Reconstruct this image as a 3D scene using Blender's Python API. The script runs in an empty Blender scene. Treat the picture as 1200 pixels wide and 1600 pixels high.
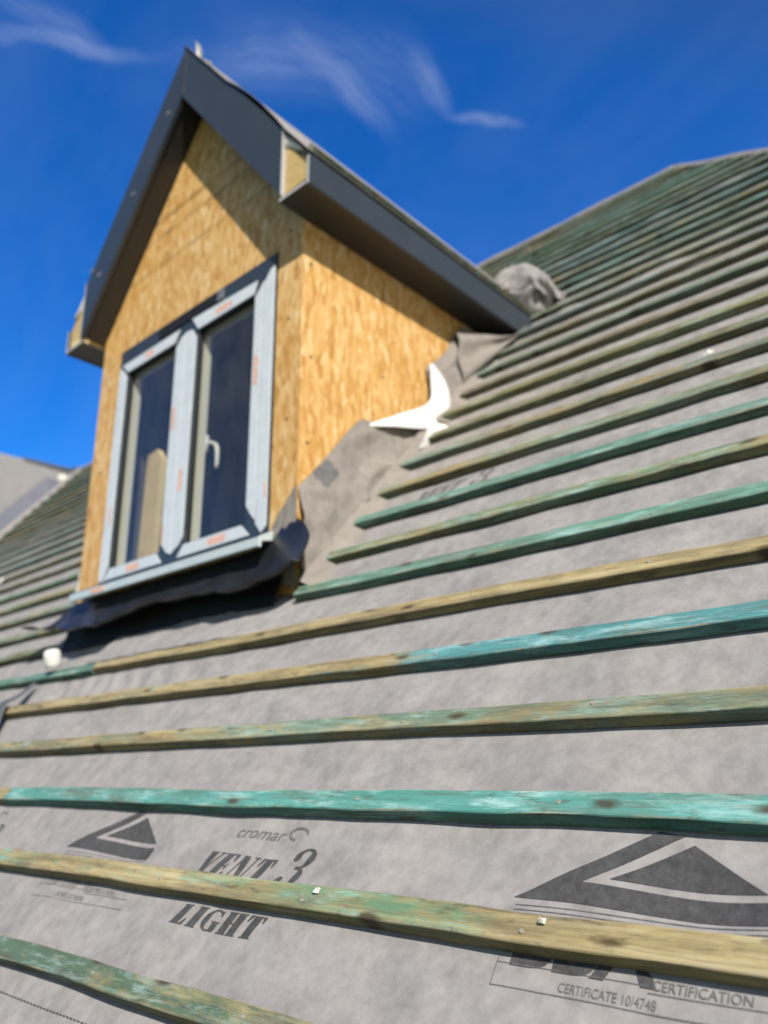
import bpy, bmesh, math, random
from mathutils import Vector, Matrix, noise as mn

# ------------------------------------------------------------------ camera, sky, sun
scene = bpy.context.scene
COL = scene.collection
PITCH = 0.84504
CT, ST, TT = math.cos(PITCH), math.sin(PITCH), math.tan(PITCH)
F_PX = 1225.5

cam_d = bpy.data.cameras.new("camera")
cam = bpy.data.objects.new("camera", cam_d)
COL.objects.link(cam)
CAM = Vector((1.49615, -1.12697, 0.08110))
ROT = Matrix(((0.74291362, 0.21848997, 0.63272544),
              (0.66927760, -0.22533779, -0.70801863),
              (-0.01211802, 0.94946565, -0.31363696)))
cam.matrix_world = Matrix.Translation(CAM) @ ROT.to_4x4()
cam_d.sensor_fit = 'VERTICAL'
cam_d.sensor_height = 36.0
cam_d.sensor_width = 27.0
cam_d.lens = F_PX / 1600.0 * 36.0
cam_d.clip_start = 0.02
cam_d.clip_end = 3000.0
cam_d.dof.use_dof = True
cam_d.dof.focus_distance = 1.20
cam_d.dof.aperture_fstop = 2.55
scene.camera = cam

scene.render.engine = 'CYCLES'
scene.view_settings.view_transform = 'Standard'
scene.view_settings.look = 'None'
scene.view_settings.gamma = 1.0
scene.view_settings.exposure = 0.28
scene.cycles.use_denoising = True
scene.cycles.max_bounces = 8

SUN = Vector((0.645, -0.470, 0.603)).normalized()
SUN_EL = math.asin(SUN.z)
SUN_AZ = math.atan2(SUN.x, SUN.y)
sun_d = bpy.data.lights.new("sun", 'SUN')
sun_d.energy = 4.5
sun_d.angle = math.radians(0.53)
sun_d.color = (1.0, 0.94, 0.86)
sun = bpy.data.objects.new("sun", sun_d)
COL.objects.link(sun)
sun.rotation_euler = SUN.to_track_quat('Z', 'Y').to_euler()
sun.location = (6, -6, 9)

world = bpy.data.worlds.new("World")
scene.world = world
world.use_nodes = True
SKY_STRENGTH = 0.085


class NT:
    """small helper round a node tree"""
    def __init__(self, tree):
        self.t = tree
        tree.nodes.clear()

    def n(self, kind, ins=None, **props):
        nd = self.t.nodes.new(kind)
        for k, v in props.items():
            setattr(nd, k, v)
        for k, v in (ins or {}).items():
            if isinstance(v, bpy.types.NodeSocket):
                self.t.links.new(v, nd.inputs[k])
            else:
                nd.inputs[k].default_value = v
        return nd

    def math(self, op, a, b=0.0, c=0.0, clamp=False):
        nd = self.n('ShaderNodeMath', {0: a, 1: b, 2: c}, operation=op, use_clamp=clamp)
        return nd.outputs[0]

    def mix(self, fac, a, b, mode='MIX'):
        nd = self.n('ShaderNodeMix', {0: fac, 6: a, 7: b}, data_type='RGBA', blend_type=mode)
        return nd.outputs[2]

    def ramp(self, fac, stops, interp='LINEAR'):
        nd = self.n('ShaderNodeValToRGB', {0: fac})
        cr = nd.color_ramp
        cr.interpolation = interp
        while len(cr.elements) < len(stops):
            cr.elements.new(0.5)
        for e, (p, c) in zip(cr.elements, stops):
            e.position = p
            e.color = c if len(c) == 4 else (*c, 1)
        return nd.outputs[0]

    def noise(self, vec, scale, detail=4.0, rough=0.55, dist=0.0):
        return self.n('ShaderNodeTexNoise', {'Vector': vec, 'Scale': scale, 'Detail': detail,
                                             'Roughness': rough, 'Distortion': dist}).outputs[0]

    def vmap(self, vec, loc=(0, 0, 0), rot=(0, 0, 0), scale=(1, 1, 1)):
        return self.n('ShaderNodeMapping', {'Vector': vec, 'Location': loc, 'Rotation': rot, 'Scale': scale}).outputs[0]


def build_sky():
    w = NT(world.node_tree)
    sky = w.n('ShaderNodeTexSky', sky_type='NISHITA', sun_disc=False, sun_elevation=SUN_EL,
              sun_rotation=SUN_AZ, altitude=100.0, air_density=1.0, dust_density=0.25, ozone_density=3.0)
    tc = w.n('ShaderNodeTexCoord').outputs['Generated']
    rich = w.n('ShaderNodeHueSaturation', {'Saturation': 1.22, 'Value': 1.0, 'Hue': 0.503, 'Color': sky.outputs[0]}).outputs[0]
    # deep blue away from the sun, paler and hazier on the sun's side
    sd = w.n('ShaderNodeVectorMath', {0: tc, 1: tuple(SUN)}, operation='DOT_PRODUCT').outputs['Value']
    anti = w.math('MULTIPLY_ADD', sd, -2.6, 0.88, clamp=True)
    deep = w.mix(1.0, rich, (0.30, 1.20, 1.95, 1), 'MULTIPLY')
    hazy = w.mix(1.0, sky.outputs[0], (1.00, 0.86, 0.70, 1), 'MULTIPLY')
    rich = w.mix(anti, hazy, deep)
    # thin cirrus wisps: (from, to, half width, strength)
    wisps = [((-0.700, 0.165, 0.705), (-0.600, 0.330, 0.729), 0.012, 0.20),
             ((-0.665, 0.17, 0.735), (-0.625, 0.30, 0.720), 0.022, 0.13),
             ((-0.600, 0.330, 0.729), (-0.500, 0.450, 0.735), 0.028, 0.09),
             ((-0.560, 0.365, 0.746), (-0.455, 0.500, 0.735), 0.055, 0.115),
             ((-0.500, 0.415, 0.760), (-0.465, 0.555, 0.690), 0.022, 0.16),
             ((-0.470, 0.440, 0.765), (-0.415, 0.570, 0.708), 0.055, 0.075),
             ((-0.415, 0.505, 0.755), (-0.408, 0.582, 0.702), 0.017, 0.17),
             ((-0.412, 0.575, 0.706), (-0.343, 0.640, 0.687), 0.010, 0.26)]
    total = None
    warp = w.n('ShaderNodeTexNoise', {'Vector': tc, 'Scale': 9.0, 'Detail': 5.0, 'Roughness': 0.55})
    wv = w.n('ShaderNodeVectorMath', {0: warp.outputs[1], 1: (0.5, 0.5, 0.5)}, operation='SUBTRACT').outputs[0]
    wv = w.n('ShaderNodeVectorMath', {0: wv, 3: 0.05}, operation='SCALE').outputs[0]
    pos = w.n('ShaderNodeVectorMath', {0: tc, 1: wv}, operation='ADD').outputs[0]
    for a, b, hw, st in wisps:
        a, b = Vector(a).normalized(), Vector(b).normalized()
        c = ((a + b) / 2)
        la = (b - a).length / 2 * 1.15
        ax = (b - a).normalized()
        bx = c.normalized().cross(ax).normalized()
        dd = w.n('ShaderNodeVectorMath', {0: pos, 1: tuple(c)}, operation='SUBTRACT').outputs[0]
        u = w.n('ShaderNodeVectorMath', {0: dd, 1: tuple(ax / la)}, operation='DOT_PRODUCT').outputs['Value']
        v = w.n('ShaderNodeVectorMath', {0: dd, 1: tuple(bx / hw)}, operation='DOT_PRODUCT').outputs['Value']
        r = w.math('ADD', w.math('MULTIPLY', u, u), w.math('MULTIPLY', v, v))
        m = w.math('POWER', w.math('SUBTRACT', 1.0, r, clamp=True), 1.6)
        st_n = w.n('ShaderNodeCombineXYZ', {0: w.math('MULTIPLY', u, 0.9), 1: w.math('MULTIPLY', v, 4.0), 2: c.x * 40}).outputs[0]
        nz = w.noise(st_n, 1.9, 8, 0.66, 0.9)
        nz = w.math('MULTIPLY_ADD', nz, 1.9, -0.45, clamp=True)
        m = w.math('MULTIPLY', w.math('MULTIPLY', m, nz), st)
        total = m if total is None else w.math('ADD', total, m)
    haze = w.noise(w.vmap(tc, scale=(2.0, 5.0, 3.0)), 1.6, 6, 0.6, 0.4)
    haze = w.math('MULTIPLY_ADD', haze, 0.24, -0.10, clamp=True)
    haze = w.math('MULTIPLY', haze, 0.35)
    total = w.math('ADD', total, haze, clamp=True)
    col = w.mix(total, rich, (9.5, 10.5, 12.0, 1))
    bg = w.n('ShaderNodeBackground', {'Color': col, 'Strength': SKY_STRENGTH})
    out = w.n('ShaderNodeOutputWorld', {'Surface': bg.outputs[0]})


build_sky()

# ------------------------------------------------------------------ materials


def material(name):
    m = bpy.data.materials.new(name)
    m.use_nodes = True
    t = NT(m.node_tree)
    bsdf = t.n('ShaderNodeBsdfPrincipled')
    out = t.n('ShaderNodeOutputMaterial', {'Surface': bsdf.outputs[0]})
    return m, t, bsdf


def put(t, bsdf, **ins):
    names = {'color': 'Base Color', 'rough': 'Roughness', 'normal': 'Normal', 'metal': 'Metallic', 'spec': 'Specular IOR Level'}
    for k, v in ins.items():
        s = bsdf.inputs[names[k]]
        if isinstance(v, bpy.types.NodeSocket):
            t.t.links.new(v, s)
        else:
            s.default_value = v


def objco(t):
    return t.n('ShaderNodeTexCoord').outputs['Object']


def bump(t, h, strength=0.3, dist=0.01, normal=None):
    ins = {'Height': h, 'Strength': strength, 'Distance': dist}
    if normal is not None:
        ins['Normal'] = normal
    return t.n('ShaderNodeBump', ins).outputs[0]


def mat_underlay(name, base, var=0.12):
    m, t, b = material(name)
    co = objco(t)
    cloud = t.noise(co, 9.0, 7, 0.62, 0.0)
    mott = t.noise(co, 30.0, 6, 0.68, 0.2)
    fib = t.noise(co, 260.0, 3, 0.7)
    f = t.math('ADD', t.math('MULTIPLY', cloud, 0.42), t.math('MULTIPLY', mott, 0.58))
    lo = tuple(c * (1 - var * 2.0) for c in base)
    hi = tuple(c * (1 + var * 1.9) for c in base)
    c = t.ramp(f, [(0.36, lo), (0.5, base), (0.64, hi)])
    c = t.mix(t.math('MULTIPLY', fib, 0.22), c, (base[0] * .62, base[1] * .61, base[2] * .6, 1))
    grime = t.noise(co, 2.3, 6, 0.6, 0.5)
    g = t.math('MULTIPLY_ADD', grime, 1.9, -0.98, clamp=True)
    c = t.mix(t.math('MULTIPLY', g, 0.45), c, (0.25, 0.235, 0.205, 1))
    n1 = bump(t, t.noise(co, 12.0, 4, 0.55, 0.0), 0.09, 0.012)
    cr_ = t.noise(t.vmap(co, rot=(0.3, 0.2, 0.5), scale=(2.6, 1.5, 1.5)), 1.0, 2, 0.45, 0.3)
    cr_ = t.math('SUBTRACT', 1.0, t.math('MULTIPLY', t.math('ABSOLUTE', t.math('SUBTRACT', cr_, 0.5)), 10.0), clamp=True)
    n1 = bump(t, t.math('POWER', cr_, 1.5), 0.20, 0.0045, n1)
    n2 = bump(t, mott, 0.22, 0.004, n1)
    n3 = bump(t, fib, 0.25, 0.001, n2)
    put(t, b, color=c, rough=0.86, normal=n3, spec=0.25)
    return m


def mat_batten():
    m, t, b = material("treated_softwood")
    co = objco(t)
    oi = t.n('ShaderNodeObjectInfo')
    off = t.n('ShaderNodeCombineXYZ', {0: t.math('MULTIPLY', oi.outputs['Random'], 53.0),
                                       1: t.math('MULTIPLY', oi.outputs['Random'], 17.0), 2: 0.0}).outputs[0]
    p = t.n('ShaderNodeVectorMath', {0: co, 1: off}, operation='ADD').outputs[0]
    grain = t.noise(t.vmap(p, scale=(2.2, 55, 55)), 1.0, 5, 0.6, 0.6)
    fine = t.noise(t.vmap(p, scale=(9, 210, 210)), 1.0, 3, 0.6)
    blot = t.noise(t.vmap(p, scale=(4.2, 20, 20)), 1.0, 7, 0.72, 0.25)
    patch = t.noise(t.vmap(p, scale=(13.0, 60, 60)), 1.0, 6, 0.72, 0.25)
    edge = t.n('ShaderNodeAttribute', attribute_name='worn_edge').outputs['Fac']
    # how much of the green preservative dye is left
    f = t.math('ADD', t.math('MULTIPLY', blot, 0.70), t.math('MULTIPLY', patch, 0.30))
    f = t.math('ADD', f, t.math('SUBTRACT', oi.outputs['Alpha'], 0.5))
    f = t.math('ADD', f, t.n('ShaderNodeAttribute', attribute_name='dye_shift').outputs['Fac'])
    f = t.math('MULTIPLY_ADD', f, 6.5, -2.75, clamp=True)
    tan = t.ramp(t.math('ADD', t.math('MULTIPLY', grain, 0.6), t.math('MULTIPLY', patch, 0.4)), [(0.32, (0.19, 0.145, 0.075)), (0.48, (0.39, 0.31, 0.155)), (0.66, (0.56, 0.475, 0.28))])
    dye = t.mix(t.math('MULTIPLY_ADD', grain, 1.7, -0.45, clamp=True), t.mix(1.0, oi.outputs['Color'], (0.66, 0.65, 0.60, 1), 'MULTIPLY'), oi.outputs['Color'])
    c = t.mix(t.math('MULTIPLY', f, 0.90), tan, dye)
    pl_ = t.noise(t.vmap(p, loc=(1.7, 4.0, 0), scale=(6.0, 34, 34)), 1.0, 7, 0.74, 0.2)
    pale = t.math('MULTIPLY_ADD', pl_, 7.0, -3.45, clamp=True)
    c = t.mix(t.math('MULTIPLY', t.math('MULTIPLY', pale, f), 0.70), c, t.mix(0.62, oi.outputs['Color'], (0.62, 0.82, 0.80, 1)))
    # grey weathering and dirt
    w1 = t.noise(t.vmap(p, loc=(3.1, 0, 0), scale=(3.4, 24, 24)), 1.0, 7, 0.70, 0.25)
    w1 = t.math('MULTIPLY_ADD', w1, 4.6, -2.12, clamp=True)
    c = t.mix(t.math('MULTIPLY', w1, 0.72), c, (0.120, 0.112, 0.082, 1))
    w2n = w2 = t.noise(t.vmap(p, loc=(9.7, 0, 0), scale=(5.5, 30, 30)), 1.0, 6, 0.7, 0.4)
    w2 = t.math('MULTIPLY_ADD', w2, 4.5, -2.75, clamp=True)
    c = t.mix(t.math('MULTIPLY', w2, 0.40), c, (0.58, 0.60, 0.52, 1))
    c = t.mix(t.math('MULTIPLY', edge, t.math('MULTIPLY_ADD', w2n, 4.0, -1.85, clamp=True)), c, (0.50, 0.43, 0.29, 1))
    w3 = t.noise(t.vmap(p, loc=(5.5, 2, 0), scale=(14, 60, 60)), 1.0, 6, 0.7, 0.8)
    c = t.mix(t.math('MULTIPLY_ADD', w3, 6.0, -3.35, clamp=True), c, (0.085, 0.075, 0.05, 1))
    # knots
    kv = t.n('ShaderNodeTexVoronoi', {'Vector': t.vmap(p, scale=(4.6, 13.0, 1.0)), 'Scale': 1.0, 'Randomness': 1.0}, voronoi_dimensions='2D')
    kd = t.math('ADD', kv.outputs['Distance'], t.math('MULTIPLY', t.math('SUBTRACT', patch, 0.5), 0.16))
    kn = t.math('MULTIPLY_ADD', kd, -11.0, 1.55, clamp=True)
    kn = t.math('MULTIPLY', kn, t.math('GREATER_THAN', t.n('ShaderNodeSeparateColor', {0: kv.outputs['Color']}).outputs[0], 0.60))
    c = t.mix(t.math('MULTIPLY', kn, 0.85), c, (0.06, 0.035, 0.018, 1))
    c = t.mix(t.math('MULTIPLY', t.math('SUBTRACT', fine, 0.5), 2.0, clamp=True), c, (0.09, 0.085, 0.06, 1))
    # both long sides darkened: shade painted into the batten colour
    side = t.n('ShaderNodeAttribute', attribute_name='shade_side').outputs['Fac']
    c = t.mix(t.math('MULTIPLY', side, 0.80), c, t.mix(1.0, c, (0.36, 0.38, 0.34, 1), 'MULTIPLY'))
    h = t.math('ADD', t.math('MULTIPLY', grain, 0.7), t.math('MULTIPLY', fine, 0.5))
    n1 = bump(t, h, 0.35, 0.0025)
    n2 = bump(t, blot, 0.2, 0.006, n1)
    put(t, b, color=c, rough=t.math('MULTIPLY_ADD', blot, -0.30, 0.88), normal=n2, spec=0.25)
    return m


def mat_osb():
    m, t, b = material("oriented_strand_board")
    co = objco(t)
    sx = t.n('ShaderNodeSeparateXYZ', {0: co})
    p = t.n('ShaderNodeCombineXYZ', {0: t.math('ADD', sx.outputs[0], t.math('MULTIPLY', sx.outputs[1], 1.03)), 1: sx.outputs[2], 2: 0.0}).outputs[0]
    wn = t.n('ShaderNodeTexNoise', {'Vector': p, 'Scale': 11.0, 'Detail': 3.0}).outputs[1]
    wn = t.n('ShaderNodeVectorMath', {0: wn, 1: (0.5, 0.5, 0.5)}, operation='SUBTRACT').outputs[0]
    wn = t.n('ShaderNodeVectorMath', {0: wn, 3: 0.05}, operation='SCALE').outputs[0]
    p = t.n('ShaderNodeVectorMath', {0: p, 1: wn}, operation='ADD').outputs[0]
    vals = []
    for rot, sc, off in ((0.10, (40, 12, 1), 0), (-0.50, (50, 14, 1), 3.3), (0.65, (56, 16, 1), 7.7), (-0.15, (70, 20, 1), 12.1), (1.2, (52, 17, 1), 17.7)):
        q = t.vmap(p, loc=(off, off * 1.7, 0), rot=(0, 0, rot), scale=sc)
        v = t.n('ShaderNodeTexVoronoi', {'Vector': q, 'Scale': 1.0, 'Randomness': 1.0}, voronoi_dimensions='2D')
        s = t.n('ShaderNodeSeparateColor', {0: v.outputs['Color']})
        vals.append((s.outputs[0], s.outputs[1]))
    cur = vals[0][0]
    for a, w in vals[1:]:
        sel = t.math('MULTIPLY_ADD', w, 6.0, -3.4, clamp=True)
        cur = t.n('ShaderNodeMix', {0: sel, 2: cur, 3: a}, data_type='FLOAT').outputs[0]
    fine = t.noise(t.vmap(p, rot=(0, 0, 0.1), scale=(110, 10, 1)), 1.0, 6, 0.7, 0.5)
    streak = t.noise(t.vmap(p, rot=(0, 0, -0.12), scale=(26, 6.5, 1)), 1.0, 6, 0.68, 0.8)
    f = t.math('ADD', t.math('ADD', t.math('MULTIPLY', cur, 0.42), t.math('MULTIPLY', fine, 0.27)), t.math('MULTIPLY', streak, 0.42))
    c = t.ramp(f, [(0.22, (0.34, 0.155, 0.035)), (0.38, (0.57, 0.300, 0.082)), (0.54, (0.685, 0.405, 0.138)),
                   (0.70, (0.77, 0.505, 0.215)), (0.88, (0.88, 0.70, 0.42))])
    big = t.noise(p, 1.4, 4, 0.55)
    c = t.mix(t.math('MULTIPLY_ADD', big, 1.0, -0.35, clamp=True), c, t.mix(1.0, c, (0.86, 0.78, 0.66, 1), 'MULTIPLY'))
    spots = t.noise(p, 24.0, 4, 0.6, 1.0)
    spots = t.math('MULTIPLY_ADD', spots, 6.0, -4.1, clamp=True)
    c = t.mix(t.math('MULTIPLY', spots, 0.5), c, (0.24, 0.10, 0.025, 1))
    # faint printed guide lines and damp streaks running level across the gable
    for zc, half in ((2.703, 0.022), (2.605, 0.018), (2.43, 0.014)):
        d = t.math('ABSOLUTE', t.math('SUBTRACT', sx.outputs[2], zc - 0.6504))
        k = t.math('SUBTRACT', 1.0, t.math('DIVIDE', d, half), clamp=True)
        k = t.math('MULTIPLY', k, t.math('MULTIPLY_ADD', t.noise(p, 6.0, 4, 0.6), 3.4, -1.05, clamp=True))
        c = t.mix(t.math('MULTIPLY', k, 0.70), c, (0.15, 0.080, 0.025, 1))
    n1 = bump(t, cur, 0.25, 0.0018)
    n2 = bump(t, fine, 0.25, 0.001, n1)
    put(t, b, color=c, rough=t.math('MULTIPLY_ADD', cur, -0.15, 0.62), normal=n2, spec=0.35)
    return m


def mat_simple(name, col, rough=0.5, var=0.10, scale=6.0, bstr=0.08, spec=0.5, metal=0.0, bscale=None):
    m, t, b = material(name)
    co = objco(t)
    n = t.noise(co, scale, 6, 0.6, 0.3)
    lo = tuple(c * (1 - var) for c in col)
    hi = tuple(min(1, c * (1 + var)) for c in col)
    c = t.ramp(n, [(0.3, lo), (0.7, hi)])
    n2 = t.noise(co, bscale or scale * 9, 4, 0.6)
    put(t, b, color=c, rough=t.math('MULTIPLY_ADD', n, 0.16, rough - 0.08), normal=bump(t, n2, bstr, 0.003), spec=spec, metal=metal)
    return m


def mat_tape():
    m, t, b = material("protective_film")
    co = objco(t)
    n = t.noise(co, 14, 5, 0.6, 0.5)
    c = t.ramp(n, [(0.3, (0.60, 0.655, 0.69)), (0.7, (0.70, 0.745, 0.77))])
    scr = t.noise(t.vmap(co, scale=(60, 60, 9)), 1.0, 5, 0.7)
    scr = t.math('MULTIPLY_ADD', scr, 8.0, -5.6, clamp=True)
    c = t.mix(t.math('MULTIPLY', scr, 0.15), c, (0.20, 0.25, 0.30, 1))
    put(t, b, color=c, rough=0.36, normal=bump(t, n, 0.25, 0.004), spec=0.5)
    return m


def mat_glass():
    m, t, b = material("window_glass")
    t.t.nodes.remove(b)
    tr = t.n('ShaderNodeBsdfTransparent', {'Color': (0.95, 0.96, 0.95, 1)})
    gl = t.n('ShaderNodeBsdfGlossy', {'Color': (0.86, 0.84, 0.78, 1), 'Roughness': 0.015})
    gi = t.n('ShaderNodeNewGeometry').outputs['Backfacing']
    fr = t.n('ShaderNodeFresnel', {'IOR': t.math('MULTIPLY_ADD', gi, 1 / 1.40 - 1.40, 1.40)})
    mx = t.n('ShaderNodeMixShader', {0: fr.outputs[0], 1: tr.outputs[0], 2: gl.outputs[0]})
    dust = t.n('ShaderNodeBsdfDiffuse', {'Color': (0.52, 0.50, 0.47, 1)})
    co = objco(t)
    dn = t.math('MULTIPLY_ADD', t.noise(t.vmap(co, scale=(3, 3, 1.4)), 2.2, 6, 0.65, 0.6), 0.085, -0.012, clamp=True)
    mx = t.n('ShaderNodeMixShader', {0: dn, 1: mx.outputs[0], 2: dust.outputs[0]})
    out = [n for n in t.t.nodes if n.type == 'OUTPUT_MATERIAL'][0]
    t.t.links.new(mx.outputs[0], out.inputs[0])
    return m


def mat_ink(name, base):
    m, t, b = material(name)
    co = objco(t)
    n = t.noise(co, 60, 6, 0.7, 0.4)
    n2 = t.noise(co, 300, 3, 0.7)
    c = t.ramp(n, [(0.3, tuple(x * 0.75 for x in base)), (0.72, tuple(x * 1.5 for x in base))])
    c = t.mix(t.math('MULTIPLY_ADD', n2, 3.0, -1.75, clamp=True), c, tuple(x * 2.8 for x in base) + (1,))
    put(t, b, color=c, rough=0.85, spec=0.2, normal=bump(t, t.noise(co, 16, 5, 0.6), 0.3, 0.012))
    return m


M = {
    'underlay': mat_underlay("roofing_underlay_fabric", (0.332, 0.314, 0.307), 0.12),
    'underlay_tan': mat_underlay("lapped_underlay_fabric", (0.285, 0.258, 0.232), 0.10),
    'underlay_far': mat_underlay("wing_underlay_fabric", (0.27, 0.262, 0.258), 0.06),
    'white_back': mat_simple("white_backing_fabric", (0.72, 0.71, 0.68), 0.7, 0.03, 20, 0.12),
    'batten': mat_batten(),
    'osb': mat_osb(),
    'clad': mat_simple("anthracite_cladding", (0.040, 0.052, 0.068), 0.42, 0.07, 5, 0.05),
    'soffit': mat_simple("shaded_anthracite", (0.026, 0.025, 0.025), 0.40, 0.10, 5, 0.05),  # cladding anthracite again, darker and browner: underside shade put into the colour
    'cutedge': mat_simple("pale_cut_edge", (0.50, 0.49, 0.48), 0.6, 0.08, 30, 0.1),
    'insul': mat_simple("yellow_insulation", (0.56, 0.40, 0.16), 0.9, 0.12, 40, 0.4),
    'frame': mat_simple("anthracite_frame", (0.038, 0.050, 0.060), 0.38, 0.06, 8, 0.03),
    'black': mat_simple("black_recess", (0.006, 0.006, 0.007), 0.7, 0.1, 8, 0.03),
    'film': mat_tape(),
    'orange': mat_ink("orange_print", (0.72, 0.38, 0.27)),
    'sill': mat_simple("pale_filmed_sill", (0.56, 0.63, 0.64), 0.32, 0.06, 10, 0.1),
    'white_pvc': mat_simple("white_inner_frame", (0.66, 0.66, 0.58), 0.4, 0.04, 6, 0.03),
    'glass': mat_glass(),
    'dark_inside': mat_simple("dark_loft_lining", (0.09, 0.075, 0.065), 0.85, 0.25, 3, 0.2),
    'dpc': mat_simple("black_flexible_sheet", (0.018, 0.019, 0.022), 0.36, 0.25, 12, 0.40, 0.5, 0.0, 40),
    'lead': mat_simple("grey_valley_lining", (0.16, 0.165, 0.20), 0.55, 0.15, 6, 0.2),
    'plank': mat_simple("pale_sawn_timber", (0.74, 0.58, 0.30), 0.75, 0.14, 9, 0.2),
    'pipe': mat_simple("white_plastic", (0.76, 0.75, 0.71), 0.45, 0.05, 25, 0.15),
    'ink': mat_ink("grey_print_ink", (0.068, 0.067, 0.069)),
    'ink_ghost': mat_ink("worn_print_ink", (0.21, 0.20, 0.195)),
    'ink_faint': mat_ink("faint_print_ink", (0.135, 0.133, 0.132)),
    'steel': mat_simple("galvanised_nail", (0.50, 0.46, 0.38), 0.45, 0.2, 200, 0.1, 0.5, 0.4),
    'foam': mat_simple("expanded_foam", (0.72, 0.70, 0.63), 0.85, 0.08, 40, 0.5),
    'rag': mat_simple("slate_grey_strip", (0.085, 0.095, 0.11), 0.6, 0.2, 14, 0.3),
    'clear': mat_simple("pale_plastic_scrap", (0.70, 0.70, 0.64), 0.22, 0.15, 40, 0.3),
    'timber': mat_simple("ridge_timber", (0.26, 0.23, 0.19), 0.8, 0.2, 8, 0.2),
    'grass': mat_simple("lawn", (0.06, 0.09, 0.035), 0.95, 0.3, 0.4, 0.2),
}

# ------------------------------------------------------------------ object helpers
WLOC = {}


def roofp(x, s, n=0.0):
    return Vector((x, s * CT - n * ST, s * ST + n * CT))


class MB:
    def __init__(self):
        self.bm = bmesh.new()

    def poly(self, pts, mi=0):
        f = self.bm.faces.new([self.bm.verts.new(p) for p in pts])
        f.material_index = mi
        return f

    def box(self, a, b, mi=0):
        x0, y0, z0 = a
        x1, y1, z1 = b
        v = [self.bm.verts.new(p) for p in ((x0, y0, z0), (x1, y0, z0), (x1, y1, z0), (x0, y1, z0),
                                            (x0, y0, z1), (x1, y0, z1), (x1, y1, z1), (x0, y1, z1))]
        for q in ((3, 2, 1, 0), (4, 5, 6, 7), (0, 1, 5, 4), (1, 2, 6, 5), (2, 3, 7, 6), (3, 0, 4, 7)):
            self.bm.faces.new([v[i] for i in q]).material_index = mi
        return v

    def prism(self, pts, off, mi=0, side_mi=None):
        off = Vector(off)
        a = [self.bm.verts.new(p) for p in pts]
        b = [self.bm.verts.new(Vector(p) + off) for p in pts]
        self.bm.faces.new(a).material_index = mi
        self.bm.faces.new(b[::-1]).material_index = mi
        n = len(pts)
        for i in range(n):
            f = self.bm.faces.new((a[i], b[i], b[(i + 1) % n], a[(i + 1) % n]))
            f.material_index = mi if side_mi is None else side_mi
        return a, b

    def grid(self, rows, mi=0, close=False):
        vs = [[self.bm.verts.new(p) for p in r] for r in rows]
        for i in range(len(vs) - 1):
            m = len(vs[i])
            for j in range(m if close else m - 1):
                f = self.bm.faces.new((vs[i][j], vs[i][(j + 1) % m], vs[i + 1][(j + 1) % m], vs[i + 1][j]))
                f.material_index = mi
        return vs

    def tube(self, pts, r, seg=8, mi=0):
        pts = [Vector(p) for p in pts]
        rows = []
        for i, p in enumerate(pts):
            d = (pts[min(i + 1, len(pts) - 1)] - pts[max(i - 1, 0)]).normalized()
            a = d.cross(Vector((0.3, 0.5, 0.81))).normalized()
            b = d.cross(a)
            rr = r[i] if isinstance(r, (list, tuple)) else r
            rows.append([p + (a * math.cos(2 * math.pi * k / seg) + b * math.sin(2 * math.pi * k / seg)) * rr for k in range(seg)])
        vs = self.grid(rows, mi, close=True)
        for e in (vs[0][::-1], vs[-1]):
            self.bm.faces.new(e).material_index = mi

    def build(self, name, mats, parent=None, loc=None, smooth=False, bevel=0.0, rot=None, thick=0.0, thick_mi=None):
        bm = self.bm
        bm.normal_update()
        if thick:
            base = len(bm.faces)
            geom = bm.faces[:]
            bmesh.ops.solidify(bm, geom=geom, thickness=thick)
        bmesh.ops.recalc_face_normals(bm, faces=bm.faces[:])
        if bevel:
            es = [e for e in bm.edges if len(e.link_faces) == 2 and e.calc_face_angle(0) > 0.5]
            bmesh.ops.bevel(bm, geom=es, offset=bevel, segments=2, profile=0.6, affect='EDGES', clamp_overlap=True)
        base = Vector((0, 0, 0))
        if parent is not None:
            base = WLOC[parent.name]
        elif loc is not None:
            base = Vector(loc)
        mw = Matrix.Translation(base)
        if rot is not None:
            mw = mw @ rot
        bm.transform(mw.inverted())
        me = bpy.data.meshes.new(name)
        bm.to_mesh(me)
        bm.free()
        for m in (mats if isinstance(mats, (list, tuple)) else [mats]):
            me.materials.append(m)
        if smooth:
            me.polygons.foreach_set('use_smooth', [True] * len(me.polygons))
        o = bpy.data.objects.new(name, me)
        COL.objects.link(o)
        if parent is not None:
            o.parent = parent
        else:
            o.matrix_world = mw
        WLOC[o.name] = base
        return o


def tag(o, label=None, cat=None, group=None, kind=None):
    if label:
        o['label'] = label
    if cat:
        o['category'] = cat
    if group:
        o['group'] = group
    if kind:
        o['kind'] = kind
    return o


def empty(name, loc):
    o = bpy.data.objects.new(name, None)
    o.location = loc
    o.empty_display_size = 0.1
    COL.objects.link(o)
    WLOC[o.name] = Vector(loc)
    return o


def nz(p, sc, amp, seed=0.0):
    return mn.noise(Vector((p[0] * sc + seed, p[1] * sc + seed * 0.7, (p[2] if len(p) > 2 else 0) * sc - seed))) * amp


def lerp(a, b, t):
    return a + (b - a) * t


def curve(pts, t):
    """point at t (0..1) on a polyline, by index, smoothed"""
    n = len(pts) - 1
    f = min(max(t, 0), 1) * n
    i = min(int(f), n - 1)
    u = f - i
    p0 = Vector(pts[max(i - 1, 0)])
    p1, p2 = Vector(pts[i]), Vector(pts[i + 1])
    p3 = Vector(pts[min(i + 2, n)])
    return 0.5 * ((2 * p1) + (p2 - p0) * u + (2 * p0 - 5 * p1 + 4 * p2 - p3) * u * u + (3 * p1 - p0 - 3 * p2 + p3) * u ** 3)


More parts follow.
